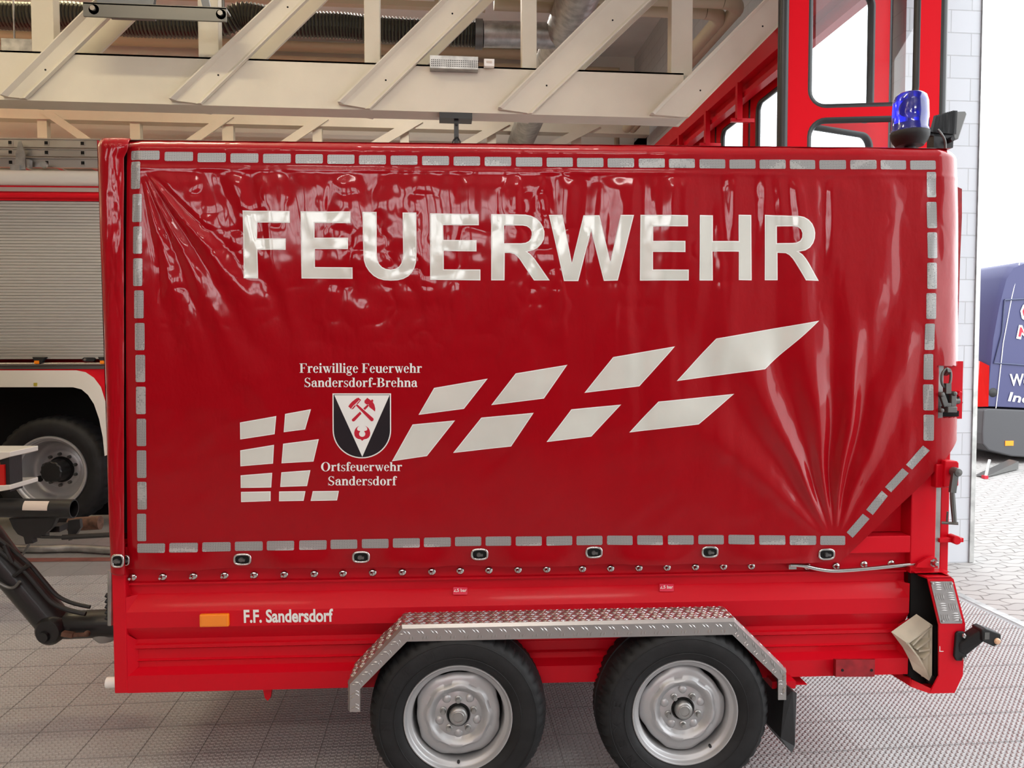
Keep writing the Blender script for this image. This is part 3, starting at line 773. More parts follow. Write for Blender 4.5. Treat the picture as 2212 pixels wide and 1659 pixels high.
tp('upper_side_panel', MB().box((XP, .035, zr1), (X1, .05, ZT - .05)), 'red', smooth=0)
tp('body_shell', MB().box((X0 + .02, .052, ZB + .03), (XE - .03, 1.78, ZB + .10)).box((X0 + .01, .052, ZB + .03), (X0 + .05, 1.78, zr1)).box((X0, 1.75, ZB), (XE, 1.79, ZT - .04)).box((XE - .05, .08, ZB + .2), (XE - .02, 1.75, ZT - .02)), 'red', smooth=0)
tp('dark_gap_backing', MB().box((xl(262, .01, 800), -.005, zl(1150)), (xl(290, .01, 800), .034, ZT - .03)), 'dark', smooth=0)  # near-black strip stands in for the shaded gap beside the flap

# ---- tarpaulin surface -----------------------------------------------------
Y0 = -.048
fold_rng = random.Random(11)
FOLDS = []
for i in range(62):
    u = 330 + i * 27.5 + fold_rng.uniform(-12, 12)
    sl = (.55 if u < 420 else .40 if u < 520 else .22 if u < 800 else .10 if u < 1200 else -.02) + fold_rng.uniform(-.06, .06)
    FOLDS.append((u, sl, fold_rng.uniform(9, 22), fold_rng.choice((-1, 1, 1)) * fold_rng.uniform(.0015, .0042) * (1.25 if u > 1350 else 1), fold_rng.uniform(140, 420)))
def D(u, v):
    u = np.asarray(u, float); v = np.asarray(v, float)
    d = np.zeros(np.broadcast(u, v).shape)
    vt = 300 + (u - 207) * .0105                       # roof edge
    vb = 1236 + (u - 275) * (-.0102)
    s = np.clip((v - vt) / (vb - vt), 0, 1)
    d -= .014 * np.sin(PI * s ** .75)
    # rolled over the roof rail
    q = np.clip((vt + 20 - v) / 20, 0, 1.3); d += .024 * q ** 2
    d += .0022 * vnoise(u / 16, v / 40 + 7) * np.exp(-np.clip(v - vt, 0, 400) / 22) * sstep(u, 250, 330) * (1 - .6 * sstep(u, 1600, 1900))
    # seams of the hems
    d -= .0016 * np.exp(-((v - vt - 62) / 5.0) ** 2)
    # drapes hanging from the roof rail
    w = vnoise(u / 140 + 3, v / 160) * 26
    for (fu, sl, wd, am, ln) in FOLDS:
        e = sstep(v, vt + 55, vt + 100) * np.exp(-np.clip(v - vt - 90, 0, 2000) / ln)
        wv = wd * (1 + np.clip(v - vt, 0, 900) / 650)
        c = fu + sl * (v - vt - 60) + w * np.clip((v - vt) / 300, 0, 1)
        d -= am * e * np.exp(-((u - c) / wv) ** 2)
    # fan of folds from the top left corner
    du, dv_ = u - 300, v - 352
    r = np.hypot(du, dv_) + 1e-3; a = np.degrees(np.arctan2(dv_, du)) + 3 * vnoise(u / 90, v / 90)
    e = sstep(r, 25, 110) * np.exp(-np.clip(r - 160, 0, 2000) / 240)
    for ang, wd, am in ((44, 2.6, .004), (51, 3.0, -.007), (57, 2.4, .008), (63, 2.2, -.006), (68, 1.9, .006), (74, 2.4, -.005), (80, 2.0, .004)):
        d += am * e * np.exp(-((a - ang) / wd) ** 2)
    # heavy folds gathered at the lower right eyelet
    du, dv_ = u - 1800, v - 1185
    r = np.hypot(du, dv_) + 1e-3; a = np.degrees(np.arctan2(du, -dv_)) + 4 * vnoise(u / 120 + 9, v / 150)
    e = sstep(r, 30, 170) * np.exp(-np.clip(r - 330, 0, 2000) / 300)
    for ang, wd, am in ((-46, 6, -.006), (-34, 5, .006), (-24, 4.5, -.012), (-15, 4, .010), (-8, 3.6, -.010), (-1, 3.4, .010), (6, 3.2, -.016), (13, 3.6, .012), (20, 4, -.008), (28, 5, .007)):
        d += am * e * np.exp(-((a - ang) / wd) ** 2)
    # broad vertical waves on the right third
    wr = sstep(u, 1150, 1500) * sstep(v, vt + 50, vt + 160) * (1 - .75 * sstep(v, 950, 1150))
    d += wr * .0068 * vnoise((u + 14 * vnoise(v / 90, u / 200)) / 30, v / 420 + 2) + wr * .0012 * vnoise(u / 17 + 5, v / 130)
    d += (1 - wr) * .0035 * vnoise(u / 95 + 5, v / 330) * sstep(v, vt + 60, vt + 160) * (1 - sstep(v, 980, 1120))
    # crinkled columns
    col = sstep(vnoise(u / 62 + .35 * vnoise(v / 120, u / 200), v / 900 + 4), -.02, .16) * (1 - .8 * sstep(u, 1250, 1500))
    d += col * sstep(v, vt + 40, vt + 130) * (1 - sstep(v, 640, 820)) * (.0040 * vnoise(u / 34 + 3, v / 62) + .0022 * ridge(u / 30 + .5 * vnoise(v / 40, u / 40), v / 40))
    # crinkles of the stiff film
    m = np.exp(-((v - 560) / 240) ** 2) * (.35 + .65 * np.exp(-((u - 950) / 430) ** 2))
    d += m * .0024 * (ridge(u / 46 + .4 * vnoise(u / 30, v / 30), v / 110) ** 3 - .4)
    d += m * .0011 * vnoise(u / 15, v / 26)
    d += .0014 * vnoise(u / 150 + v / 90, v / 60 - u / 300) * sstep(v, 600, 900)
    d += .0010 * vnoise(u / 40 + v / 35, v / 52 - u / 120) * sstep(v, 700, 900)
    d += .0065 * vnoise(u / 170 + .5 * vnoise(v / 150, u / 150), v / 260 - u / 420) * sstep(v, 560, 760) * (1 - sstep(v, 1060, 1150)) * sstep(u, 330, 480)
    # lower hem drawn in at the eyelets
    hb_ = sstep(v, vb - 70, vb - 10) * (u < 1830)
    d += hb_ * (-.006 + .008 * np.cos((u - 524) / 252.6 * 2 * PI)) + hb_ * .003 * vnoise(u / 30, 3 + v * 0)
    # rear edge wrapped round the post
    q = np.clip((u - 2028) / 57, 0, 1); d += .055 * q ** 2.2
    q = np.clip((300 - u) / 26, 0, 1); d += .010 * q
    return d
def tpt(u, v, off=0.0):
    u = np.asarray(u, float); v = np.asarray(v, float)
    x, z = Tn(u, v, Y0); y = Y0 + D(u, v) - off
    return np.stack([x, y, z], -1)

def grid_mesh(name, pts, keep, mats, parent):
    nr, nc = pts.shape[:2]
    idx = np.arange(nr * nc).reshape(nr, nc)
    q = np.stack([idx[:-1, :-1], idx[1:, :-1], idx[1:, 1:], idx[:-1, 1:]], -1)[keep]
    used = np.unique(q); rm = np.zeros(nr * nc, int); rm[used] = np.arange(len(used))
    P = pts.reshape(-1, 3)[used]; q = rm[q].reshape(-1)
    me = bpy.data.meshes.new(name)
    me.vertices.add(len(P)); me.vertices.foreach_set('co', P.reshape(-1))
    me.loops.add(len(q)); me.loops.foreach_set('vertex_index', q)
    nf = len(q) // 4
    me.polygons.add(nf); me.polygons.foreach_set('loop_start', np.arange(nf) * 4)
    me.update(calc_edges=True)
    me.polygons.foreach_set('use_smooth', [True] * nf)
    for m_ in mats: me.materials.append(M_[m_])
    o = bpy.data.objects.new(name, me); COL.objects.link(o); o.parent = parent
    return o
NCc, NRr = 640, 340
uu = np.linspace(273, 2085, NCc); tt = np.linspace(0, 1, NRr)
U, TTm = np.meshgrid(uu, tt)
topv = 295 + (U - 207) * .0105
topv = topv + 12 * sstep(U, 2050, 2085) ** 2
botv = np.where(U < 1812, 1230 + (U - 275) * (-.0097) + 2.2 * np.sin(U / 37.0) * np.sin(U / 91.0), 1217 - (U - 1812) * (242 / 250.0))
Vv = topv + (botv - topv) * TTm
Us = np.where(Vv > 700, U - np.clip((U - 1990) / 70, 0, 1) * np.clip((Vv - 700) / 200, 0, 1) * 9, U)
pts = tpt(Us, Vv)
mu = (Us[:-1, :-1] + Us[1:, 1:]) / 2; mv = (Vv[:-1, :-1] + Vv[1:, 1:]) / 2
keep = ~((mu > 2022) & (mv > 790) & (mv < 902))
TARP = grid_mesh('tarpaulin', pts, keep, ['tarp'], TRL)
TARP['label'] = 'glossy red tarpaulin cover with white lettering'
# roof, front end and far side of the cover
rf = MB()
k = 40; us = np.linspace(212, 2064, k)
edge = [T(u, 295 + (u - 207) * .0105, Y0) + Vector((0, .037, 0)) for u in us]
vs = []
for j, (dy, dz) in enumerate(((-.012, -.004), (.03, -.004), (.10, -.004), (.9, -.002), (1.75, -.004), (1.80, -.04), (1.80, -.9))):
    vs += [(p.x, p.y + dy, p.z + dz) for p in edge]
rf.add(vs, [(j * k + i, j * k + i + 1, (j + 1) * k + i + 1, (j + 1) * k + i) for j in range(6) for i in range(k - 1)])
xlft = xl(207, 0, 300); zf = T(207, 300, -.01).z
rf.add([(xlft + .004, 0, zf), (xlft + .02, 1.78, zf), (xlft + .06, 1.78, zr1), (xl(237, 0, 1235) + .004, 0, zl(1235, 237))], [(0, 1, 2, 3)])
tp('roof_cover', rf, 'tarp', TARP, smooth=40)
# flap of the front cover lapped over the side
v_ = np.linspace(298, 1, 1)
vv = np.linspace(0, 1, 260); ss = np.linspace(0, 1, 44)
S_, V_ = np.meshgrid(ss, vv)
vpx = 297.5 + V_ * (1237 + 6 * S_ - 297.5)
uLf = np.interp(vpx, [297, 330, 480, 700, 900, 1236], [207, 209, 212, 221, 227, 237]); uRf = np.interp(vpx, [297, 322, 340, 500, 900, 1130, 1243], [277, 276, 267, 266.5, 266.5, 267, 268.5])
upx = uLf + (uRf - uLf) * S_
dd = .014 * np.clip(1 - S_ / .28, 0, 1) ** 2 - .012 * np.sin(PI * S_) ** .8 + .0035 * ridge(S_ * 3.2 + .9 * vnoise(vpx / 70, S_ * 2), vpx / 260) + .004 * vnoise(S_ * 2.5 + 9, vpx / 75) + .0012 * vnoise(S_ * 14, vpx / 24)
dd += .02 * np.clip((318 - vpx) / 20, 0, 1) ** 2
fx, fz = Tn(upx, vpx, Y0 - .012)
fp = np.stack([fx, Y0 - .012 + dd, fz], -1)
FLAP = grid_mesh('front_flap', fp, np.ones((259, 43), bool), ['tarp'], TARP)
s_ = FLAP.modifiers.new('thickness', 'SOLIDIFY'); s_.thickness = .003; s_.offset = 1

# ---- stickers on the tarpaulin --------------------------------------------
def sticker_mesh(layers, step=6.0):
    """layers = (outline px, holes, material index, lift)"""
    mb = MB()
    for outer, holes, mi, off in layers:
        loops = [[Vector((x, y, 0)) for x, y in lp] for lp in [outer] + list(holes)]
        tri = tessellate_polygon(loops); flat = [p for lp in loops for p in lp]
        bm = bmesh.new(); vs = [bm.verts.new(p) for p in flat]
        for t in tri:
            try: bm.faces.new([vs[i] for i in t])
            except ValueError: pass
        bmesh.ops.remove_doubles(bm, verts=bm.verts, dist=1e-4)
        xs_ = [p.x for p in flat]; ys_ = [p.y for p in flat]
        for lo, hi, nrm in ((min(xs_), max(xs_), (1, 0, 0)), (min(ys_), max(ys_), (0, 1, 0))):
            kx = math.ceil(lo / step) * step
            while kx < hi:
                bmesh.ops.bisect_plane(bm, geom=bm.verts[:] + bm.edges[:] + bm.faces[:], plane_co=(kx * nrm[0], kx * nrm[1], 0), plane_no=nrm)
                kx += step
        bm.verts.index_update()
        uv = np.array([(v.co.x, v.co.y) for v in bm.verts])
        P = tpt(uv[:, 0], uv[:, 1], off)
        fs = []
        for f in bm.faces:
            ids = [v.index for v in f.verts]
            if f.normal.z > 0: ids = ids[::-1]
            fs.append(ids)
        bm.free()
        # image v grows downward: keep the faces turned to the viewer
        mb.add([tuple(p) for p in P], fs, mi)
    return mb
def inset(poly, w):
    n = len(poly); A = sum(poly[i][0] * poly[(i + 1) % n][1] - poly[(i + 1) % n][0] * poly[i][1] for i in range(n)); sg = 1 if A > 0 else -1
    out = []
    for i in range(n):
        p0, p1, p2 = Vector(poly[i - 1]), Vector(poly[i]), Vector(poly[(i + 1) % n])
        d1 = (p1 - p0).normalized(); d2 = (p2 - p1).normalized()
        n1 = Vector((-d1.y, d1.x)) * sg; n2 = Vector((-d2.y, d2.x)) * sg
        b = n1 + n2; L = b.length
        if L < 1e-3: out.append(tuple(p1 + n1 * w)); continue
        b /= L; out.append(tuple(p1 + b * (w / max(.35, b.dot(n1)))))
    return out
def sticker(name, poly, holes=(), w=2.3, mats=('white_film', 'grey_film')):
    lay = [(poly, holes, 0, .0011)]
    hi = [inset(h, -w) for h in holes]
    lay.append((inset(poly, w), hi, 1, .0017))
    return sticker_mesh(lay).build(name, list(mats), TARP, smooth=60, recalc=False)
def zpx(pts, sc, ox, oy): return [(ox + x / sc, oy + y / sc) for x, y in pts]
A_, B_, C_ = (5.027, 500, 430), (5.027, 900, 430), (4.706, 1320, 430)
LET = [
 (zpx([(133, 131), (643, 138), (645, 266), (290, 260), (288, 433), (600, 434), (600, 558), (295, 556), (300, 866), (145, 864)], *A_), []),
 (zpx([(758, 140), (1300, 141), (1300, 268), (912, 266), (910, 425), (1273, 425), (1273, 550), (915, 548), (915, 742), (1322, 747), (1322, 870), (770, 866)], *A_), []),
 (zpx([(1428, 145), (1580, 145), (1583, 610), (1592, 670), (1610, 710), (1640, 742), (1680, 762), (1735, 769), (1790, 757), (1825, 735), (1848, 700), (1862, 655), (1868, 600), (1862, 152), (2010, 152), (2013, 600), (2008, 690), (1992, 750), (1965, 800), (1925, 842), (1870, 872), (1810, 886), (1735, 890), (1660, 885), (1600, 868), (1548, 838), (1500, 790), (1465, 735), (1445, 670), (1440, 610)], *A_), []),
 (zpx([(147, 160), (675, 172), (675, 292), (290, 290), (295, 450), (650, 452), (650, 575), (297, 570), (297, 768), (692, 770), (692, 888), (150, 882)], *B_), []),
 (zpx([(808, 172), (1180, 175), (1240, 186), (1295, 212), (1340, 255), (1370, 305), (1384, 355), (1385, 400), (1378, 445), (1350, 495), (1310, 535), (1260, 562), (1200, 578), (1235, 605), (1275, 648), (1310, 700), (1440, 888), (1270, 888), (1115, 660), (1085, 625), (1055, 603), (1010, 592), (955, 592), (952, 888), (808, 888)], *B_),
  [zpx([(948, 295), (1150, 295), (1195, 302), (1228, 325), (1246, 358), (1248, 395), (1240, 430), (1215, 462), (1180, 480), (1130, 487), (948, 487)], *B_)]),
 ([(1185, 465), (1214.3, 465), (1234.2, 569), (1259.7, 466), (1294, 466), (1316.8, 566), (1339, 465.7), (1367.8, 465.7), (1332.7, 607), (1302.8, 607.6), (1276, 499.6), (1248, 608), (1217, 608)], []),
 (zpx([(292, 165), (768, 172), (768, 285), (420, 285), (420, 430), (742, 432), (742, 545), (418, 542), (418, 720), (776, 722), (776, 832), (287, 832)], *C_), []),
 (zpx([(892, 168), (1030, 168), (1027, 430), (1285, 432), (1285, 165), (1418, 165), (1417, 830), (1282, 828), (1285, 540), (1022, 538), (1022, 832), (885, 832)], *C_), []),
 (zpx([(1552, 165), (1880, 178), (1940, 190), (1990, 217), (2028, 258), (2050, 305), (2058, 350), (2054, 405), (2035, 455), (2000, 500), (1950, 530), (1885, 542), (1920, 568), (1955, 610), (1990, 660), (2095, 835), (1955, 832), (1850, 650), (1825, 610), (1795, 575), (1760, 555), (1680, 550), (1682, 828), (1550, 828)], *C_),
  [zpx([(1675, 283), (1840, 283), (1880, 293), (1908, 318), (1921, 355), (1918, 398), (1900, 430), (1865, 448), (1830, 452), (1675, 452)], *C_)]),
]
for poly, holes in LET: sticker('letter', poly, holes)
Z1_, Z2_, Z3_ = (3.19, 480, 740), (4.608, 840, 670), (3.456, 1160, 670)
PAN = [zpx(p, *Z1_) for p in ([(131, 548), (379, 504), (367, 629), (131, 665)], [(438, 490), (615, 458), (575, 597), (428, 616)], [(131, 740), (362, 702), (354, 832), (131, 850)], [(424, 695), (668, 664), (632, 818), (412, 830)],
    [(132, 912), (348, 895), (341, 997), (132, 999)], [(411, 892), (611, 877), (587, 987), (402, 993)], [(134, 1026), (337, 1023), (336, 1090), (134, 1097)], [(395, 1024), (576, 1022), (563, 1089), (394, 1092)], [(626, 1022), (806, 1020), (793, 1086), (611, 1090)])]
PAN += [zpx(p, *Z2_) for p in ([(452, 772), (983, 680), (748, 980), (297, 1040)], [(1260, 628), (1772, 543), (1540, 877), (1018, 943)], [(238, 1135), (660, 1095), (380, 1450), (32, 1502)], [(920, 1067), (1438, 1018), (1215, 1353), (640, 1418)])]
PAN += [zpx(p, *Z3_) for p in ([(562, 350), (1022, 270), (758, 567), (350, 616)], [(253, 738), (622, 703), (402, 941), (68, 981)], [(1328, 212), (2092, 80), (1692, 440), (1033, 528)], [(897, 680), (1467, 624), (1197, 850), (683, 911)])]
for p in PAN: sticker('graphic_panel', p, w=1.8)
# coat of arms
CR = lambda p: zpx(p, 10.367, 690, 840)
def arcp(cx, cy, rx, ry, a0, a1, n=16): return [(cx + rx * math.cos(R(a0 + (a1 - a0) * i / n)), cy + ry * math.sin(R(a0 + (a1 - a0) * i / n))) for i in range(n + 1)]
shield = lambda e: [(305 + e, 98 + e), (1612 - e, 98 + e), (1612 - e, 920)] + arcp(958.5, 920, 653 - e, 630 - e, 0, 180, 28)[1:-1] + [(305 + e, 920)]
hl = [(828, 365), (840, 346), (865, 342), (1215, 650), (1225, 680), (1213, 708), (1185, 722), (1160, 710)]
fl = [(908, 820), (865, 838), (825, 875), (800, 920), (787, 980), (796, 1040), (825, 1085), (870, 1112), (920, 1122), (945, 1135), (967, 1160)]
fi = [(967, 1070), (930, 1060), (905, 1035), (896, 1000), (905, 970), (922, 950), (918, 935), (880, 930), (855, 912), (852, 890), (862, 860), (880, 838)]
flame = fl + [(1934 - x, y) for x, y in fl[-2::-1]] + [(1934 - x, y) for x, y in fi[::-1]] + fi[1:]
lay = [(CR(shield(0)), [], 0, .0011), (CR(shield(26)), [], 1, .0015), (CR([(345, 136), (1580, 136), (967, 1515)]), [], 0, .0019)]
lay += [(CR(q), [], 2, o) for q, o in (
    ([(735, 680), (1080, 350), (1105, 346), (1120, 365), (1100, 395), (800, 715), (770, 727), (742, 712)], .0022),
    ([(1085, 195), (1020, 260), (1022, 310), (1070, 345), (1115, 340), (1125, 400), (1255, 500), (1262, 440), (1240, 345), (1200, 280), (1140, 235)], .0023), (arcp(1192, 262, 26, 30, 0, 340, 12), .0023),
    ([(660, 388), (690, 340), (740, 285), (840, 207), (890, 192), (945, 243), (880, 325), (815, 390), (765, 448), (725, 450)], .0023), (flame, .0022))]
lay += [(CR([(815, 368), (832, 338), (868, 332), (1000, 440), (1060, 500), (960, 560), (900, 470)]), [], 0, .0025), (CR(hl), [], 2, .0029)]
lay += [(CR([(722, 440), (770, 375), (840, 310), (905, 245), (915, 250), (850, 320), (780, 385), (732, 446)]), [], 0, .0028)]
sticker_mesh(lay, 5).build('coat_of_arms', ['white_film', 'black_film', 'red_film'], TARP, smooth=60, recalc=False)

# serif lettering, drawn stroke by stroke (em units)
def g_rect(a, b, c, d): return [(a, b), (c, b), (c, d), (a, d)]
def g_arc(cx, cy, ro, so, ri, si, a0, a1, n=18):
    o = [(cx + ro * math.cos(R(a0 + (a1 - a0) * i / n)), cy + so * math.sin(R(a0 + (a1 - a0) * i / n))) for i in range(n + 1)]
    q = [(cx + ri * math.cos(R(a0 + (a1 - a0) * i / n)), cy + si * math.sin(R(a0 + (a1 - a0) * i / n))) for i in range(n + 1)]
    return [[o[i], o[i + 1], q[i + 1], q[i]] for i in range(n)]
def g_dot(x, y, r): return [arcp(x, y, r, r, 0, 330, 11)]
r_ = lambda *a: [g_rect(*a)]
GL = {
 'F': (.611, r_(.10, 0, .255, .662) + r_(.016, 0, .34, .03) + r_(.016, .632, .58, .662) + [[(.58, .662), (.49, .635), (.55, .49), (.58, .49)]] + r_(.25, .32, .41, .36) + [[(.38, .34), (.43, .23), (.43, .45)]]),
 'r': (.444, r_(.08, 0, .22, .44) + r_(.02, 0, .29, .03) + r_(.02, .43, .22, .461) + g_arc(.33, .30, .15, .17, .10, .10, 70, 175) + g_dot(.365, .405, .062)),
 'e': (.444, g_arc(.228, .23, .205, .243, .085, .212, 8, 322, 26) + r_(.13, .25, .43, .285)),
 'i': (.278, r_(.07, 0, .21, .45) + r_(.016, 0, .265, .03) + r_(.016, .43, .21, .461) + g_dot(.137, .61, .08)),
 'l': (.278, r_(.07, 0, .21, .66) + r_(.016, 0, .265, .03) + r_(.016, .646, .21, .676)),
 'w': (.722, [[(.04, .45), (.20, .45), (.32, .0), (.25, -.014)], [(.25, -.014), (.32, 0), (.405, .33), (.365, .36)], [(.29, .45), (.44, .45), (.55, .0), (.48, -.014)], [(.48, -.014), (.55, 0), (.665, .45), (.625, .45)]] + r_(.0, .435, .25, .461) + r_(.27, .435, .49, .461) + r_(.57, .435, .71, .461)),
 'g': (.5, g_arc(.225, .32, .19, .155, .078, .13, 0, 360, 24) + g_arc(.235, -.09, .215, .115, .15, .06, 0, 360, 24) + r_(.10, .0, .36, .10) + [[(.12, .20), (.19, .17), (.16, .06), (.06, .08)]] + r_(.34, .40, .48, .45)),
 'u': (.556, r_(.06, .14, .20, .45) + r_(.36, 0, .50, .45) + g_arc(.28, .16, .22, .175, .08, .11, 180, 320) + r_(.0, .43, .2, .461) + r_(.3, .43, .5, .461) + r_(.4, 0, .555, .03)),
 'h': (.556, r_(.07, 0, .21, .66) + r_(.016, .646, .21, .676) + r_(.355, 0, .495, .32) + g_arc(.325, .30, .17, .173, .03, .115, 0, 150) + r_(.016, 0, .265, .03) + r_(.305, 0, .545, .03)),
 'n': (.556, r_(.07, 0, .21, .45) + r_(.016, .43, .21, .461) + r_(.355, 0, .495, .32) + g_arc(.325, .30, .17, .173, .03, .115, 0, 150) + r_(.016, 0, .265, .03) + r_(.305, 0, .545, .03)),
 'S': (.556, g_arc(.275, .495, .215, .182, .115, .152, 25, 215) + g_arc(.275, .175, .235, .19, .12, .155, 35, -155) + [[(.06, .46), (.12, .34), (.40, .20), (.50, .21), (.48, .28), (.19, .42)]] + r_(.455, .47, .48, .676) + r_(.045, -.015, .07, .2)),
 'a': (.5, r_(.295, .07, .425, .36) + g_arc(.26, .33, .165, .143, .045, .113, 0, 165) + g_dot(.105, .355, .06) + g_arc(.2, .14, .17, .153, .05, .1, 70, 320) + [[(.2, .25), (.2, .29), (.31, .31), (.31, .26)]] + [[(.295, .09), (.425, .09), (.49, .055), (.46, .0), (.37, -.012)]]),
 'd': (.556, g_arc(.235, .23, .21, .243, .075, .21, 35, 325, 24) + r_(.335, .03, .475, .66) + r_(.28, .646, .475, .676) + r_(.335, 0, .535, .03)),
 's': (.389, g_arc(.195, .345, .15, .128, .07, .105, 25, 215) + g_arc(.19, .125, .165, .14, .075, .112, 35, -155) + [[(.045, .32), (.09, .23), (.27, .145), (.35, .15), (.335, .20), (.14, .295)]] + r_(.32, .33, .34, .47) + r_(.025, -.012, .045, .14)),
 'o': (.5, g_arc(.25, .23, .226, .243, .085, .213, 0, 360, 28)),
 'f': (.333, r_(.085, 0, .225, .56) + r_(.02, 0, .31, .03) + r_(.014, .43, .34, .461) + g_arc(.245, .54, .16, .15, .02, .115, 40, 180) + g_dot(.335, .605, .058)),
 'B': (.667, r_(.1, 0, .255, .662) + r_(.016, 0, .33, .03) + r_(.016, .632, .33, .662) + r_(.25, .335, .34, .365) + g_arc(.31, .5, .27, .163, .115, .133, -90, 90) + g_arc(.31, .18, .32, .183, .155, .151, -90, 90)),
 'O': (.778, g_arc(.389, .33, .355, .35, .19, .318, 0, 360, 32)),
 't': (.333, r_(.085, .1, .225, .56) + [[(.085, .45), (.225, .45), (.225, .62), (.2, .62)]] + r_(.02, .43, .31, .461) + g_arc(.2, .1, .115, .112, .0, .06, 180, 330)),
 '-': (.333, r_(.04, .17, .29, .275)), ' ': (.25, []),
}
def serif(name, s, px0, px1, base, cap):
    w = sum(GL[c][0] for c in s); sx = (px1 - px0) / w; sy = (base - cap) / .662
    lay = []; x = 0
    mb = MB()
    for c in s:
        for poly in GL[c][1]:
            P = tpt([px0 + (x + p[0]) * sx for p in poly], [base - p[1] * sy for p in poly], .0015)
            A = sum(poly[i - 1][0] * poly[i][1] - poly[i][0] * poly[i - 1][1] for i in range(len(poly)))
            ids = list(range(len(poly)))
            mb.add([tuple(p) for p in P], [ids if A > 0 else ids[::-1]])
        x += GL[c][0]
    return mb.build(name, 'white_film', TARP, smooth=0, recalc=False)
serif('lettering', 'Freiwillige Feuerwehr', 648, 912.5, 805, 785)
serif('lettering', 'Sandersdorf-Brehna', 658, 902.5, 835.6, 816)
serif('lettering', 'Ortsfeuerwehr', 693.5, 869.5, 1017, 998)
serif('lettering', 'Sandersdorf', 708.5, 856.5, 1047.8, 1028.5)

# retroreflective strips round the edge
def rr(x0, y0, x1, y1, r=3): 
    p = []
    for cx, cy, a in ((x1 - r, y1 - r, 0), (x0 + r, y1 - r, 90), (x0 + r, y0 + r, 180), (x1 - r, y0 + r, 270)): p += arcp(cx, cy, r, r, a, a + 90, 3)
    return p
def shearp(p, x0, k): return [(x, y + (x - x0) * k) for x, y in p]
STR = []
top = [(283, 346), (357, 418), (428, 489), (499, 559), (569, 629), (639, 698), (708, 766), (776, 834), (844, 902), (912, 970), (980, 1037), (1047, 1104), (1114, 1171), (1180.6, 1237), (1246, 1303), (1312, 1369), (1379, 1435), (1444, 1500), (1510, 1566), (1575, 1631), (1640, 1695.5), (1704.5, 1760), (1769, 1826), (1835, 1891), (1900, 1956), (1965, 2020)]
for a, b in top:
    y = np.interp((a + b) / 2, [314, 454, 700, 1040, 1400, 1700, 2000], [326, 331, 334.3, 339.3, 343.2, 346, 347]); STR.append(rr(a, y, b, y + 20))
bot = [(297, 357.6), (367, 428.6), (438, 499), (508, 568), (577, 636), (647, 706), (714.5, 772), (782, 839.6), (849, 907), (916, 974), (983, 1039.6), (1049, 1104), (1114, 1170), (1180, 1236), (1245, 1301), (1311, 1366), (1376, 1431), (1442, 1498), (1508, 1563), (1573, 1629), (1639, 1695), (1704.5, 1762), (1771, 1825)]
for a, b in bot:
    y = np.interp((a + b) / 2, [327, 676, 1010, 1340, 1600, 1800], [1173.5, 1166.6, 1159, 1156.5, 1155, 1157]); STR.append(shearp(rr(a, y, b, y + 20), (a + b) / 2, -.012 if a < 1300 else .004))
lft = [(283.7, 349.6, 304.7, 409), (287.5, 420, 309, 480.6), (290, 490, 310, 549), (290.5, 559, 311, 618.5), (293, 628, 314, 688), (294.7, 698, 316, 756.5), (296, 766.6, 317, 825), (297, 835, 318, 894), (298, 904, 318.5, 963), (298, 972, 318.5, 1031.5), (298.5, 1040, 318.5, 1100), (297, 1109, 317, 1168.5)]
rgt = [(2000, 372, 2020, 427), (1999, 437, 2020, 494), (1998.5, 503, 2019.5, 559), (1997, 568.5, 2018, 625), (1995, 634, 2016.5, 689.5), (1993, 699.5, 2014, 756), (1991.6, 764.7, 2012, 820), (1990.7, 830, 2011.6, 886), (1990.7, 895, 2012, 951)]
for q in lft + rgt: STR.append(rr(*q))
for q in ([(1563, 235), (1615, 275), (1475, 433), (1423, 392)], [(1395, 420), (1447, 463), (1307, 620), (1256, 577)], [(1230, 607), (1281, 652), (1160, 808), (1105, 765)], [(1077, 797), (1133, 840), (995, 997), (946, 952)]):
    STR.append([(1580 + x / 3.814, 900 + y / 3.814) for x, y in q])
for p in STR: sticker_mesh([(p, [], 0, .0012)]).build('reflective_strip', 'tape', TARP, smooth=60, recalc=False)
# eyelets with turn-buttons
def eyelet(px, py, w=19.5, h=13.5):
    c = Vector(tpt(px, py, .002).tolist()); sx = TD / FPX
    ring = []; a_, b_ = (w - 3) * sx, (h - 3) * sx
    for i in range(28):
        t = 2 * PI * i / 28; e = .62
        ring.append(c + Vector((a_ * math.copysign(abs(math.cos(t)) ** e, math.cos(t)), 0, b_ * math.copysign(abs(math.sin(t)) ** e, math.sin(t)))))
    mb = MB().tube(ring, .0046, 10, closed=True)
    mb.add([p + Vector((0, -.0005, 0)) for p in ring], [list(range(28))], 1)  # dark fill paints the shaded opening of the eyelet
    mb.tube([c + Vector((-.003, .0, 0)), c + Vector((-.003, -.010, 0))], .008, 12, 2).bar(c + Vector((-.010, -.010, .001)), c + Vector((.012, -.010, -.001)), .010, .008, mi=2)
    mb.build('eyelet', ['chrome', 'dark', 'pewter'], TARP, smooth=50)
for q in ((524, 1208), (780, 1203), (1036, 1197), (1283, 1193), (1533, 1192), (1785, 1197)): eyelet(*q)
eyelet(268, 1212, 10, 12)
sv = Y0; Y0 = Y0 - .040; eyelet(252, 1213, 14, 15); Y0 = sv
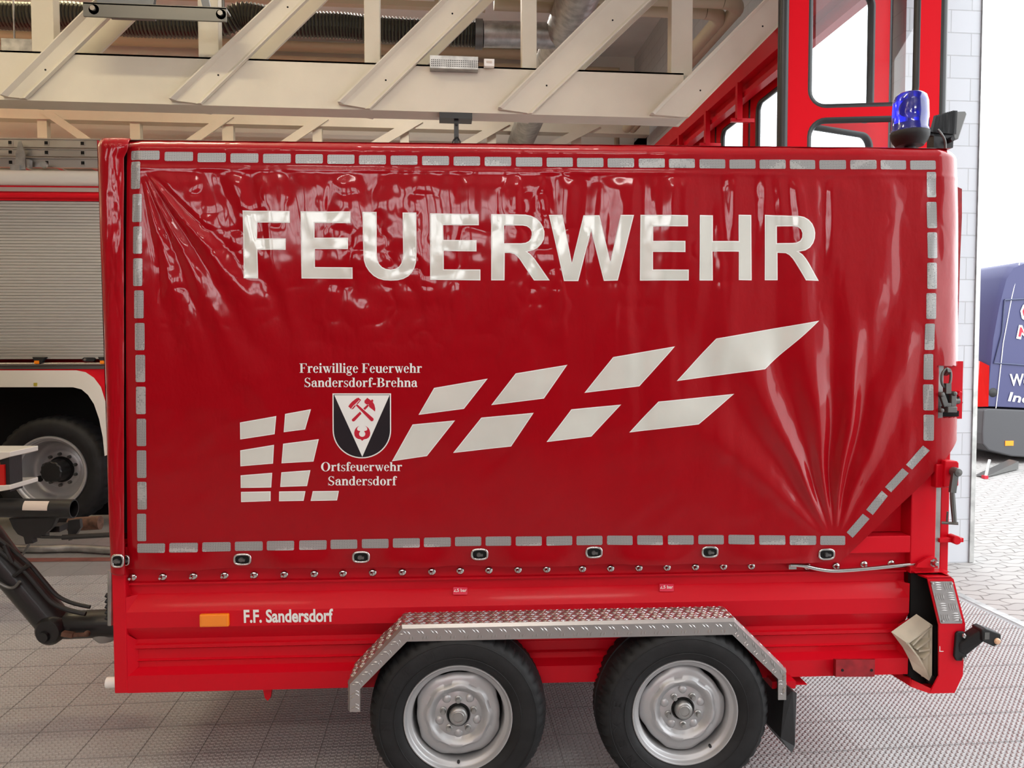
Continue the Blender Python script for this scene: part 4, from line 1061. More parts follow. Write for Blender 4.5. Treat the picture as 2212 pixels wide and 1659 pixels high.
# knobs along the wall
KN = [(287, 1247), (352, 1246), (418, 1244.5), (485, 1243), (549, 1242), (614, 1241), (679, 1239.5), (741, 1238.5), (805, 1237), (869, 1236), (933, 1235), (994, 1233), (1056, 1232), (1119, 1231), (1181, 1230), (1258, 1229), (1319, 1228), (1380, 1227), (1441, 1226), (1502, 1225), (1563, 1224), (1623, 1223), (1743, 1224), (1806, 1223), (1866, 1219), (1925, 1217)]
k0 = None
for px, py in KN:
    p = T(px, py, 0)
    if k0 is None:
        mb = MB().lathe([(0, -.006), (.010, -.006), (.0145, -.003), (.0155, 0.0), (.0155, .003)], (0, 0, 0), n=18)
        mb.lathe([(0, -.024), (.0045, -.024), (.006, -.022), (.006, -.006)], (-.003, 0, 0), n=12)
        k0 = mb.build('tarp_knob', 'chrome', TRL, smooth=50, loc=p)
    else:
        o = k0.copy(); o.location = p; o.parent = TRL; COL.objects.link(o)
# tension rod
pts = [T(x, y, -.03) for x, y in ((1706, 1220), (1735, 1222), (1765, 1229), (1795, 1233), (1830, 1232), (1880, 1228), (1930, 1223), (1985, 1218), (2008, 1216))]
rod = tp('tension_rod', MB().tube(smooth_path(pts, .01), .0085, 12), 'chrome', smooth=60)
MB().box(Vector(T(1704, 1230, -.03)), Vector(T(1716, 1217, -.01))).build('rod_clip', 'chrome', rod, smooth=0)
bk = [T(x, y, -.055) for x, y in ((1978, 1226), (1984, 1217), (2002, 1206), (2012, 1203), (2022, 1205), (2026, 1212), (2026, 1227))]
rb = tp('rod_bracket', MB().prism(bk, (0, .012, 0)).box(T(1976, 1236, -.06), T(2029, 1227, .0)), 'red', smooth=0)
MB().lathe([(0, -.075), (.007, -.075), (.010, -.07), (.010, -.055), (.016, -.055), (.016, -.05)], (T(2018, 1216, -.055).x, 0, T(2018, 1216, -.055).z), n=12).build('bolt', 'chrome', rb)
# side marker and lettering on the wall
a, b = T(433, 1353, -.037), T(496, 1324, -.037)
mk = tp('side_marker_lamp', MB().box((a.x, -.05, a.z), (b.x, -.033, b.z)), 'amber', smooth=0, bevel=.005)
MB().box((a.x + .008, -.0515, a.z + .006), (b.x - .008, -.05, b.z - .006)).build('lens_face', 'amber', mk, smooth=0, bevel=.001)
text_on('lettering', 'F.F. Sandersdorf', T(527, 1346, -.037), T(720, 1343.5, -.037), T(526, 1317, -.037), 'white_film', TRL, off=.03)
for cx, cy in ((994, 1276), (1440, 1269)):
    st = tp('pressure_sticker', MB().add([T(cx + x, cy + y, -.004 - max(0, y + 5) * .00095) for x, y in rr(-15.5, -8, 15.5, 8.5, 2)], [list(range(16))]), mat('crimson_sticker', (.72, .008, .05), .4), smooth=0)
    text_on('lettering', '2,5 bar', T(cx - 14, cy + 3.5, -.0135), T(cx + 14, cy + 3.5, -.0135), T(cx - 14, cy - 4.5, -.0062), 'white_film', st, off=.01)

# ---- wheels -----------------------------------------------------------------
WY = -.143
def make_wheel(c):
    root = empty('wheel', c); root.parent = TRL
    NA = 180
    def lug(k, a, r, h):
        j = int(round(a / (2 * PI) * NA))
        if k in (6, 7, 8, 9, 14, 15, 16, 17):
            g = j % 4 == 0 or (j % 4 == 2 and k in (8, 9, 14, 15))
            return (r - (.007 if g else 0), h)
        return r, h
    prof = [(.192, -.008), (.205, -.020), (.222, -.028), (.245, -.033), (.272, -.033), (.290, -.027), (.302, -.017), (.311, -.004), (.318, .012), (.3215, .030), (.3225, .05), (.3165, .052), (.3165, .060), (.3228, .062), (.3228, .10), (.3215, .118), (.315, .14), (.300, .152), (.26, .158), (.2, .14)]
    MB().lathe(prof, (0, 0, 0), n=NA, mod=lug).build('tyre', 'tyre', root, smooth=38)
    ring = MB().lathe([(.281, -.0335), (.2825, -.0345), (.284, -.033)], (0, 0, 0), n=90).lathe([(.226, -.031), (.2275, -.0325), (.229, -.0315)], (0, 0, 0), n=90)
    for ch, ang, w in (('N', 183, .034), ('E', 167, .026), ('X', 152, .034), ('E', 134, .026), ('N', 113, .034)):
        v, f = text_mesh(ch, .01)
        P = []
        for a, b in v:
            t = R(ang) - (a - .5) * w / .26; r = .243 + b * .030
            P.append((r * math.cos(t), -.0352, r * math.sin(t)))
        ring.add(P, f)
    ring.build('tyre_relief', 'tyre', root, smooth=0, recalc=False)
    rim = [(.190, .015), (.1965, -.004), (.1975, -.012), (.1955, -.0165), (.192, -.0165), (.1885, -.012), (.186, -.003), (.181, .002), (.172, .004), (.1675, .010), (.1655, .03), (.163, .05), (.160, .09)]
    MB().lathe(rim, (0, 0, 0), n=72).build('rim', 'silver', root, smooth=50)
    n = 120
    def wav(k, a, r, h):
        q = .5 + .5 * math.cos(4 * (a - R(50)))
        q = min(1, max(0, (q - .25) * 2.2))
        if k == 0: return r + .010 * q, h
        if k == 1: return r + .0085 * q, h
        w5 = math.cos(5 * (a - R(90)))
        if k in (4, 5, 6): return r * (1 + .022 * math.cos(8 * a + .6)), h
        if k in (9, 10, 11): return r, h - .003 * w5 * (1 if k == 10 else .5)
        return r, h
    disc = [(.152, .036), (.149, .026), (.138, .020), (.130, .018), (.122, .017), (.116, .008), (.110, .004), (.103, .006), (.094, .017), (.084, .026), (.074, .024), (.062, .021), (.052, .022), (.044, .020), (.041, .024), (.0385, .034)]
    dk = MB().lathe(disc, (0, 0, 0), n=n, mod=wav)
    for i in range(5):                                        # pressed lands between the nuts
        a = R(90 + 36 + 72 * i); c2 = Vector((math.cos(a) * .070, .022, math.sin(a) * .070))
        dk.lathe([(0, -.0035), (.010, -.003), (.016, .002), (.018, .006)], c2, n=14)
    dk.build('wheel_disc', 'silver', root, smooth=50)
    MB().lathe([(0, .10), (.165, .10), (.165, .085), (0, .085)], (0, 0, 0), n=40).build('dark_drum_backing', 'dark', root)  # near-black disc added so the rim slots look deep and shaded
    MB().lathe([(0, -.004), (.022, -.004), (.029, -.002), (.0325, .003), (.0335, .01), (.0335, .05)], (0, 0, 0), n=32).lathe([(.018, -.0055), (.020, -.006), (.022, -.0045)], (0, 0, 0), n=32).build('hub_cap', 'zinc', root, smooth=45)
    MB().lathe([(.0345, .021), (.038, .018), (.041, .022)], (0, 0, 0), n=32).build('hub_seal', 'dark', root)
    for i in range(5):
        a = R(90 + 72 * i); c2 = (math.cos(a) * .058, 0, math.sin(a) * .058)
        MB().lathe([(0, -.003), (.0075, -.003), (.0095, .0), (.0097, .014), (.0125, .016), (.0125, .024)], c2, n=6 * 3, mod=lambda k, t, r, h: (r * (1 - .07 * (math.cos(6 * t) < 0)) if k in (2, 3) else r, h)).build('wheel_nut', 'zinc', root, smooth=30)
    a = R(270); MB().tube([(math.cos(a) * .170, .012, math.sin(a) * .170), (math.cos(a) * .165, -.008, math.sin(a) * .163)], .0055, 10).build('valve', 'black', root)
    return root
def copy_tree(o, parent):
    c = o.copy(); COL.objects.link(c); c.parent = parent
    for ch in [x for x in bpy.data.objects if x.parent == o]: copy_tree(ch, c)
    return c
wl = T(990, 1563, WY + .0); wl.z = .322
w1 = make_wheel(wl)
wr_ = T(1478, 1552, WY); wr_.z = .322
kids = [x for x in bpy.data.objects if x.parent == w1]
def dup_wheel(loc, ry, rz=0):
    c = w1.copy(); COL.objects.link(c); c.parent = TRL; c.location = loc; c.rotation_euler = (0, ry, rz)
    for ch in kids:
        k = ch.copy(); COL.objects.link(k); k.parent = c
    return c
w2 = dup_wheel(wr_, -R(36))
for w in (wl, wr_): dup_wheel((w.x, 1.83 - WY, w.z), .4, PI)
for w in (wl, wr_): tp('axle', MB().tube([(w.x, .03, w.z), (w.x, 1.78, w.z)], .035, 12), 'black_steel')

# ---- tread plate mudguard -----------------------------------------------------
FY = -.172
po = [(751, 1538), (751, 1476), (867, 1352), (1587, 1337), (1701, 1449), (1702, 1512)]
pi_ = [(778, 1538), (778, 1488), (879, 1386), (1582, 1371), (1681, 1467), (1681, 1512)]
PO = [T(x, y, FY) for x, y in po]; PI_ = [T(x, y, FY) for x, y in pi_]
fb = MB()
def treadbars(mb, o, eu, ev, n, lu, lv, pu=.046, pv=.0235, keep=None, pair=True):
    eu, ev, n = Vector(eu).normalized(), Vector(ev).normalized(), Vector(n).normalized()
    i = 0
    while i * pv < lv - .006:
        j = 0
        while True:
            u = j * pu / 2 + (.012 if i % 2 else .0); v = .010 + i * pv
            if u > lu - .008: break
            sgn = 1 if (j + i) % 2 else -1
            d = (eu + ev * (.75 * sgn)).normalized(); q = n.cross(d)
            for s in ((-.0042, .0042)):
                c = Vector(o) + eu * (u + .006) + ev * v + q * s
                if keep is None or keep(c):
                    a, b = c - d * .0115, c + d * .0115
                    mb.add([a, c + q * .0027, b, c - q * .0027, c + n * .0020 - d * .005, c + n * .0020 + d * .005], [(0, 1, 4), (1, 2, 5), (1, 5, 4), (2, 3, 5), (3, 0, 4), (3, 4, 5)])
            j += 1
        i += 1
# sheet: top strip + bevel fold + front lip
nseg = 5
BK = .03
for i in range(nseg):
    a, b, c, d = PO[i], PO[i + 1], PI_[i + 1], PI_[i]
    a2, b2 = a + Vector((0, .012, 0)), b + Vector((0, .012, 0))
    lift = Vector((0, .012, 0))
    A1 = a + (d - a) * .18; B1 = b + (c - b) * .18
    th = Vector((0, .004, 0))
    fb.add([a2, b2, Vector((b.x, BK, b.z)), Vector((a.x, BK, a.z))], [(0, 1, 2, 3)])
    fb.add([a2, b2, B1, A1], [(0, 1, 2, 3)])
    fb.add([A1, B1, c, d], [(0, 1, 2, 3)])
    fb.add([d, c, c + Vector((0, .01, 0)), d + Vector((0, .01, 0))], [(0, 1, 2, 3)])
    dn = (d - a).normalized() * .004
    fb.add([a2 + dn * 2, b2 + dn * 2, Vector((b.x, BK, b.z)) + dn * 2, Vector((a.x, BK, a.z)) + dn * 2], [(0, 1, 2, 3)])
    eu = (b - a); L = eu.length; nn = Vector((-eu.z, 0, eu.x)).normalized()
    if nn.dot((a - d)) < 0: nn = -nn
    treadbars(fb, a2 + nn * .0003, eu, (0, 1, 0), nn, L, BK - FY - .02)
    # lip: one row of bars across the fold, one pressed flat at the lower edge
    eud = eu.normalized(); ev = (d - a); wlip = ev.length; ev = ev.normalized(); fn = Vector((0, -1, 0))
    k = int(L / .0490)
    for j in range(k + 1):
        for row, (vo, sg) in enumerate(((.30, 1), (.74, -1))):
            for s in (-.006, .006):
                cc = A1 + eud * (j * .049 + .010 + row * .010) + ev * (wlip * vo * .8) + fn * .0006
                dd_ = (eud * (.62 if sg > 0 else -.62) + ev * 1.0).normalized(); q = dd_.cross(fn)
                cc = cc + eud * s
                if (cc - a).dot(eud) > L - .012 or (cc - a).dot(eud) < .01: continue
                hl_ = .0115 if row == 0 else .0085
                fb.add([cc - dd_ * hl_, cc + q * .0032, cc + dd_ * hl_, cc - q * .0032, cc + fn * (.0026 if row == 0 else .0014) - dd_ * .004, cc + fn * (.0026 if row == 0 else .0014) + dd_ * .004], [(0, 1, 4), (1, 2, 5), (1, 5, 4), (2, 3, 5), (3, 0, 4), (3, 4, 5)])
tp('mudguard', fb, 'alu', smooth=0, recalc=False)
# mud flap behind the rear wheel
mf = [T(x, y, -.13) for x, y in ((1681, 1500), (1704, 1484), (1716, 1492), (1716, 1560), (1712, 1606), (1702, 1616), (1692, 1614), (1664, 1585), (1660, 1520))]
tp('mud_flap', MB().prism([(T(1690, 1500, -.15).x, -.165, mf[0].z)] + [(mf[1].x, -.165, mf[1].z), (mf[2].x, -.15, mf[2].z), (mf[4].x, -.15, mf[4].z), (mf[5].x, -.165, mf[5].z), (T(1690, 1500, -.15).x - .01, -.165, mf[7].z)], (-.012, .17, 0)), 'black', smooth=0)
tp('bracket', MB().box(T(1668, 1488, -.09), T(1698, 1450, .0)).box(T(1690, 1479, -.04), T(1722, 1458, .05)), 'red', smooth=0)
# lamp socket and foot brackets under the wall
a, b = T(1800, 1462, -.07), T(1890, 1423, -.07)
mb = MB().prism([T(1800, 1423, -.03), T(1806, 1425, -.075), T(1890, 1425, -.075), T(1890, 1423, -.03)], (0, 0, b.z * 0 + (a.z - b.z)))
for px in (1820, 1883):
    p = T(px, 1448, -.076); mb.lathe([(0, -.0765), (.0055, -.0765), (.0055, -.07)], (p.x, 0, p.z), n=10, mi=1)
tp('lamp_bracket', mb, ['red_dirty', 'dark'], smooth=0)
tp('lashing_lug', MB().prism([T(568, 1490, .0), T(587, 1490, .0), T(584, 1508, .0), T(578, 1514, .0), T(572, 1508, .0)], (0, .02, 0)), 'red', smooth=0)
tp('front_reflector', MB().lathe([(0, -.02), (.02, -.02), (.02, .02), (0, .02)], T(243, 1474, .01), (1, 0, 0), 14), 'white_film')

# ---- corner housing with the wheel chock --------------------------------------
HY = -.115
fr = [(2003, 1247), (2054, 1246), (2060, 1251), (2085, 1347), (2085, 1350), (2080, 1459), (2062, 1497), (2008, 1498), (2028, 1460), (2028, 1350)]
hs = empty('corner_housing'); hs.parent = TRL
mb = MB()
ft = [T(x, y, HY) for x, y in fr]
mb.prism(ft, (0, .006, 0))
# top plate, lower strip and rear return
tb = [T(1971, 1236, .02), T(2003, 1247, HY), T(2054, 1246, HY), T(2040, 1232, .05)]
mb.prism(tb, (0, 0, -.006))
lb = [T(2008, 1498, HY), T(2028, 1460, HY), T(1965, 1446, .06), T(1928, 1458, .06)]
mb.prism([T(2008, 1498, HY), T(1968, 1484, HY + .04), T(1925, 1457, .08), T(1962, 1450, .08), T(1969, 1468, HY + .06), T(2012, 1488, HY + .005)], (0, .01, 0))
for p, q in zip([ft[1], ft[2], ft[3], ft[4], ft[5]], [ft[2], ft[3], ft[4], ft[5], ft[6]]):
    mb.add([p, q, q + Vector((-.01, .3, 0)), p + Vector((-.01, .3, 0))], [(0, 1, 2, 3)])
mb.add([ft[6], ft[7], ft[7] + Vector((-.02, .3, 0)), ft[6] + Vector((-.02, .3, 0))], [(0, 1, 2, 3)])
mb.build('shell', 'red', hs, smooth=0)
MB().prism([T(x, y, -.03) for x, y in ((1968, 1238), (2010, 1250), (2040, 1351), (2040, 1465), (2005, 1488), (1964, 1462))], (0, .02, 0)).build('dark_interior_sheet', 'dark', hs, smooth=0)  # black sheet paints in the dark inside of the housing
pt = [T(x, y, HY - .003) for x, y in ((2010, 1256), (2057, 1256), (2079, 1344), (2078, 1347), (2033, 1347), (2031, 1345))]
tpm = MB().prism(pt, (0, .003, 0))
def quadpt(u, v):
    l = pt[0] + (pt[4] - pt[0]) * v; r = pt[1] + (pt[2] - pt[1]) * v
    return l + (r - l) * u + Vector((0, -.0004, 0))
for bi in range(2):
    for bj in range(4):
        for k in range(4):
            if (bi + bj) % 2 == 0: a, b = quadpt(.06 + bi * .48, .03 + bj * .25 + k * .055), quadpt(.46 + bi * .48, .03 + bj * .25 + k * .055)
            else: a, b = quadpt(.10 + bi * .48 + k * .1, .02 + bj * .25), quadpt(.10 + bi * .48 + k * .1, .22 + bj * .25)
            if b.z < pt[4].z + .003 or a.z < pt[4].z + .003: continue
            d = (b - a); q = Vector((-d.z, 0, d.x)).normalized() * .0032; c = (a + b) / 2; o_ = Vector((0, -.0018, 0))
            tpm.add([a, c + q, b, c - q, c + o_ - d * .25, c + o_ + d * .25], [(0, 1, 4), (1, 2, 5), (1, 5, 4), (2, 3, 5), (3, 0, 4), (3, 4, 5)])
for u, v in ((.06, .05), (.94, .05), (.1, .95), (.93, .95)):
    p = quadpt(u, v); tpm.lathe([(0, p.y - .004), (.005, p.y - .003), (.006, p.y)], (p.x, 0, p.z), n=10)
tpm.build('tread_plate', 'alu', hs, smooth=0, recalc=False)
MB().bar(T(2030, 1396, HY - .001), T(2030, 1407, HY - .001), .002, .002).bar(T(2029, 1407, HY - .001), T(2038, 1407, HY - .001), .002, .002).build('lettering', 'white_film', hs, smooth=0)
# rear end-outline lamp on its rubber arm
ml = empty('outline_lamp'); ml.parent = TRL
MB().prism([T(x, y, HY - .012) for x, y in ((2066, 1370), (2070, 1365), (2083, 1365), (2089, 1371), (2089, 1420), (2085, 1428), (2067, 1428), (2062, 1418))], (0, .012, 0)).build('base_plate', 'black', ml, smooth=0, bevel=.003)
for py in (1373, 1422):
    p = T(2081, py, HY - .012); MB().lathe([(0, HY - .022), (.007, HY - .021), (.009, HY - .016), (.009, HY - .011)], (p.x, 0, p.z), n=12).build('bolt', 'chrome', ml)
MB().prism([T(2072, 1392, HY - .015), T(2120, 1362, HY - .05), T(2128, 1385, HY - .05), T(2089, 1416, HY - .015), T(2073, 1410, HY - .015)], (0, .05, 0)).build('arm', 'black', ml, smooth=0, bevel=.006)
MB().prism([T(2121, 1361, HY - .06), T(2130, 1358, HY - .06), T(2163, 1370, HY - .06), T(2163, 1391, HY - .06), T(2147, 1397, HY - .06), T(2123, 1386, HY - .06)], (0, .06, 0)).build('lamp_body', 'black', ml, smooth=0, bevel=.004)
p = T(2154, 1385, HY - .06); MB().lathe([(0, HY - .068), (.008, HY - .067), (.012, HY - .063), (.0125, HY - .058)], (p.x, 0, p.z), n=20).build('lens', mat('pale_orange_lens', (.75, .45, .28), .15, coat=.6), ml)
p = T(2131, 1374, HY - .06); MB().box((p.x - .008, HY - .062, p.z - .012), (p.x + .010, HY - .058, p.z + .014)).build('side_lens', 'pewter', ml, smooth=0)

# the chock (a loose thing in the housing)
def chock():
    o0 = T(1985, 1420, -.03)
    wo = TO + XT * o0.x + YT * o0.y; 
    root = empty('wheel_chock', (wo.x, wo.y, o0.z), TH, 'cream plastic wheel chock with ribs held in the red corner housing', 'wheel chock')
    L = lambda px, py, y: T(px, py, y) - o0
    ny, fy = -.075, -.045
    near = [(1959, 1389), (2014, 1350), (2013, 1471), (2007, 1471)] + [(1998, 1448), (1984, 1422), (1968, 1401)]
    near = [L(x, y, ny) for x, y in near]
    shift = L(1925, 1365, fy) - L(1959, 1389, ny)
    n = len(near)
    mb = MB()
    far = [p + shift for p in near]
    # skins (top and curved sole), back wall and ribs, open towards the viewer
    for i in [0, 1, 2] + list(range(3, n)):
        j = (i + 1) % n
        mb.add([near[i], near[j], far[j], far[i]], [(0, 1, 2, 3)])
    rec = Vector((-.012, .03, .004))
    mb.add([p + rec for p in near], [list(range(n))])
    t = .006
    def rib(a, b):
        a, b = L(*a, ny), L(*b, ny); d = (b - a).normalized(); q = Vector((-d.z, 0, d.x)) * t / 2
        mb.add([a + q, b + q, b - q, a - q, a + q + rec, b + q + rec, b - q + rec, a - q + rec], [(0, 1, 2, 3), (0, 4, 5, 1), (3, 2, 6, 7)])
    rib((1959, 1391), (2014, 1352)); rib((2011, 1350), (2010, 1470)); rib((1972, 1394), (2011, 1354)); rib((1980, 1403), (2011, 1380)); rib((1985, 1407), (2011, 1403)); rib((1994, 1424), (2011, 1409))
    for i in range(3, n):
        a, b = near[i], near[(i + 1) % n]; d = (b - a).normalized(); q = Vector((-d.z, 0, d.x)) * t
        if q.x < 0: q = -q
        mb.add([a, b, b + q, a + q, a + rec, b + rec, b + q + rec, a + q + rec], [(0, 1, 2, 3), (3, 2, 6, 7)])
    o = mb.build('body', 'cream_plastic', root, smooth=30, recalc=False)
chock()
tp('chock_strap', MB().bar(T(2020, 1350, -.055), T(2021, 1472, -.055), .018, .02).bar(T(2008, 1476, -.07), T(2016, 1460, -.07), .02, .02).bar(T(1972, 1340, .0), T(2022, 1350, -.02), .02, .02).bar(T(1955, 1462, .02), T(1985, 1452, .02), .03, .03), 'black', smooth=0)

# ---- rear end fittings ----------------------------------------------------------
# upper lock seen through the notch of the cover
lk = empty('cover_lock'); lk.parent = TRL
ly = -.06
MB().box(T(2021, 905, -.012), T(2066, 780, .03)).build('mount', 'red', lk, smooth=0)
MB().box(T(2021, 900, -.02), T(2062, 846, .01)).build('dark_recess_block', 'dark', lk, smooth=0)  # raised near-black block stands in for a shaded hollow
c1, c2 = T(2045, 806, ly), T(2044, 830, ly)
ring = [T(x, y, ly) for x, y in ((2044, 796), (2052, 800), (2054, 812), (2052, 828), (2046, 836), (2038, 834), (2034, 822), (2036, 806))]
mb = MB().tube(smooth_path(ring + [ring[0]], .004), .005, 8).bar(T(2046, 828, ly), T(2046, 850, ly), .022, .02).bar(T(2042, 808, ly + .02), T(2051, 800, ly - .01), .014, .014)
mb.build('hook', 'pewter', lk, smooth=50)
mb = MB().bar(T(2033, 848, ly), T(2043, 878, ly), .014, .02).bar(T(2059, 850, ly), T(2058, 878, ly), .014, .02).bar(T(2040, 884, ly), T(2060, 884, ly), .045, .022).bar(T(2043, 876, ly), T(2058, 876, ly), .012, .02)
for q in ((2031, 852), (2058, 850), (2030, 886)):
    p = T(*q, ly); mb.lathe([(0, ly - .02), (.007, ly - .019), (.009, ly - .012), (.009, ly + .02)], (p.x, 0, p.z), n=12)
mb.build('lever', 'pewter', lk, smooth=40, bevel=.002)
mb = MB().bar(T(2056, 852, -.02), T(2074, 850, -.02), .02, .022).bar(T(2062, 885, -.02), T(2072, 866, -.02), .02, .02)
mb.lathe([(0, -.04), (.009, -.04), (.011, -.036), (.011, 0)], (T(2071, 851, -.03).x, 0, T(2071, 851, -.03).z), n=14)
mb.build('lug', 'red', lk, smooth=40)
MB().tube([T(2062, 866, -.03), T(2071, 866, -.03)], .012, 12).build('pin', 'pewter', lk)
# lower lock with crank handle
ck = empty('tailgate_lock'); ck.parent = TRL
MB().box(T(2022, 1054, -.07), T(2042, 997, .0)).prism([T(x, y, -.085) for x, y in ((2042, 995), (2068, 996), (2072, 1000), (2071, 1050), (2040, 1053))], (0, .06, 0)).build('block', 'red', ck, smooth=0, bevel=.004)
for i in range(5): pass
hp = [T(x, y, -.11) for x, y in ((2064, 1012), (2063, 1030), (2059, 1048), (2057, 1065), (2058, 1090), (2062, 1130))]
mb = MB().tube(smooth_path(hp, .006), [.014] * 1 + [.012] * 200 if False else .0085, 10)
p = T(2063, 1019, -.1); mb.lathe([(0, -.125), (.014, -.123), (.017, -.115), (.017, -.09)], (p.x, 0, p.z), n=18)
mb.bar(T(2063, 1022, -.112), T(2057, 1064, -.112), .014, .022).bar(T(2057, 1062, -.112), T(2062, 1131, -.112), .009, .014)
mb.build('handle', 'pewter', ck, smooth=50)
MB().tube([T(2034, 1129, -.09), T(2070, 1131, -.12)], .0055, 8).tube([T(2045, 1132, -.1), T(2047, 1105, -.1)], .0035, 8).build('pin', 'pewter', ck)
mb = MB().box(T(2030, 1172, -.03), T(2064, 1156, .02)); p = T(2067, 1167, -.04)
mb.lathe([(0, -.045), (.014, -.045), (.017, -.042), (.017, .0)], (p.x, 0, p.z), n=18)
mb.build('hinge_pin', 'red', ck, smooth=40)
tp('tailgate', MB().box((XE - .07, .07, T(2030, 1230, 0).z), (XE + .012, 1.74, ZT - .06)), 'red', smooth=0)
tp('tailgate_hinge', MB().prism([T(2060, 400, .06), T(2078, 408, .06), T(2078, 470, .06), T(2074, 560, .06), T(2070, 700, .06), T(2060, 790, .06)], (0, .5, 0)), 'red_dirty', smooth=0)

# ---- beacon and work lamp on the roof --------------------------------------------
by = .22
bx = T(1965, 316, by); bz = bx.z
k = 1 / (FPX / (TD + by))
bc = empty('blue_beacon'); bc.parent = TRL
zof = lambda py: T(1965, py, by).z
MB().lathe([(0, zof(322) - .12), (.022, zof(322) - .12), (.022, zof(318)), (.052, zof(316)), (.066, zof(306)), (.0735, zof(296)), (.0745, zof(287)), (.0735, zof(286)), (.0, zof(285))], (bx.x, by, 0), (0, 0, 1), 40).build('base', 'black', bc, smooth=40)
MB().lathe([(.0735, zof(286)), (.0735, zof(282)), (.0705, zof(280)), (.0695, zof(250)), (.067, zof(222)), (.060, zof(209)), (.047, zof(203)), (.022, zof(201)), (0, zof(201))], (bx.x, by, 0), (0, 0, 1), 40).build('lens', 'blue_lens', bc, smooth=50)
MB().lathe([(.066, zof(285)), (.066, zof(270)), (.05, zof(269)), (0, zof(269))], (bx.x, by, 0), (0, 0, 1), 32).lathe([(0, .03), (.02, .026), (.036, .012), (.042, -.008), (.040, -.008), (.0, .02)], (bx.x + .002, by - .012, zof(238)), (.5, .8, .1), 24, 1).build('rotating_reflector', ['navy', 'blue_core'], bc, smooth=40)
wk = empty('work_lamp'); wk.parent = TRL
wy = .26
bp = [(2014, 262), (2066, 240), (2078, 300), (2010, 300)]
fl_ = [T(x, y, wy) for x, y in ((2018, 254), (2062, 241), (2059, 300), (2007, 292))]
dv3 = T(2085, 250, wy + .05) - T(2062, 245, wy)
mb = MB().prism([p + Vector((0, .0, 0)) for p in fl_], dv3 * .45 + Vector((.012, .05, 0)))
n = (fl_[1] - fl_[0])
for i in range(11):
    t = (i + .5) / 11
    a = fl_[0].lerp(fl_[1], t); b = fl_[3].lerp(fl_[2], t)
    mb.bar(a + Vector((0, -.008, .002)), b.lerp(a, .15) + Vector((0, -.008, 0)), .005, .02)
mb.build('heat_sink', 'rubber_seal', wk, smooth=0)
a = [T(x, y, wy + .03) for x, y in ((2063, 241), (2086, 240), (2089, 246), (2071, 300), (2060, 302))]
MB().prism(a, (.004, .06, 0)).build('bezel', 'pewter', wk, smooth=0, bevel=.004)
MB().box(T(2017, 322, wy), T(2026, 292, wy + .05)).lathe([(0, -.03), (.009, -.03), (.011, -.025), (.011, .02)], T(2049, 304, wy), n=12).bar(T(2048, 320, wy + .01), T(2049, 298, wy + .01), .02, .03).build('bracket', 'black_steel', wk, smooth=0)
MB().tube(smooth_path([T(2026, 280, wy - .02), T(2034, 290, wy - .03), T(2041, 304, wy - .03), T(2042, 322, wy - .02)], .006), .005, 8).build('cable', 'pewter', wk)

# ---- drawbar ---------------------------------------------------------------------
dy = .62
db = empty('drawbar'); db.parent = TRL
MB().tube([T(-60, 1120, dy), T(8, 1215, dy), T(118, 1345, dy)], .072, 20).build('tube', 'black_steel', db, smooth=50)
MB().tube([T(118, 1358, dy), T(150, 1350, dy), T(235, 1346, dy), T(300, 1346, dy)], [.045, .062, .062, .062], 18).build('tube', 'black_steel', db, smooth=50)
p = T(124, 1352, dy)
MB().lathe([(0, -.085), (.05, -.085), (.062, -.07), (.062, .07), (0, .08)], p, n=24).lathe([(0, -.10), (.022, -.10), (.026, -.085), (.026, 0)], T(118, 1360, dy), n=14).build('joint', 'black_steel', db, smooth=40)
MB().bar(T(135, 1368, dy - .09), T(160, 1372, dy - .09), .03, .02).bar(T(158, 1372, dy - .09), T(190, 1370, dy - .09), .016, .016).build('clamp_lever', 'rust', db, smooth=0, bevel=.003)
p = T(188, 1369, dy - .09); MB().lathe([(0, -.012), (.012, -.008), (.014, 0), (.012, .008), (0, .012)], p, n=14).build('lever_knob', 'rust', db)
cab = [T(x, y, dy - .08) for x, y in ((-30, 1165), (20, 1205), (55, 1235), (85, 1270), (112, 1300), (140, 1315), (165, 1322), (185, 1326))]
MB().tube(smooth_path(cab, .02), .011, 8).tube(smooth_path([c + Vector((.005, .03, .02)) for c in cab], .02), .009, 8).build('cable', 'black', db)
for q in ((10, 1178, 28, 1215), (30, 1245, 60, 1222)):
    MB().tube([T(q[0], q[1], dy - .085), T(q[2], q[3], dy - .085)], .01, 8).build('cable_tie', 'black', db)
MB().tube(smooth_path([T(x, y, dy - .085) for x, y in ((-10, 1254), (5, 1263), (18, 1269), (32, 1268), (43, 1256))], .01), .007, 8).build('chain', 'pewter', db)
MB().lathe([(0, .0), (.035, .005), (.062, .035), (.072, .09), (0, .095)], T(229, 1386, dy + .02), (0, 0, 1), 20).build('spring_cover', mat('grey_plastic', (.33, .33, .31), .6), db)
MB().tube([T(239, 1350, .18), T(239, 1232, .18)], .011, 10).build('support_post', 'zinc', db)
sp_ = MB()
for i in range(5): sp_.tube([T(229, 1285 + i * 12, .2), T(238, 1289 + i * 12, .2)], .010, 8)
sp_.build('spring', 'black', db)

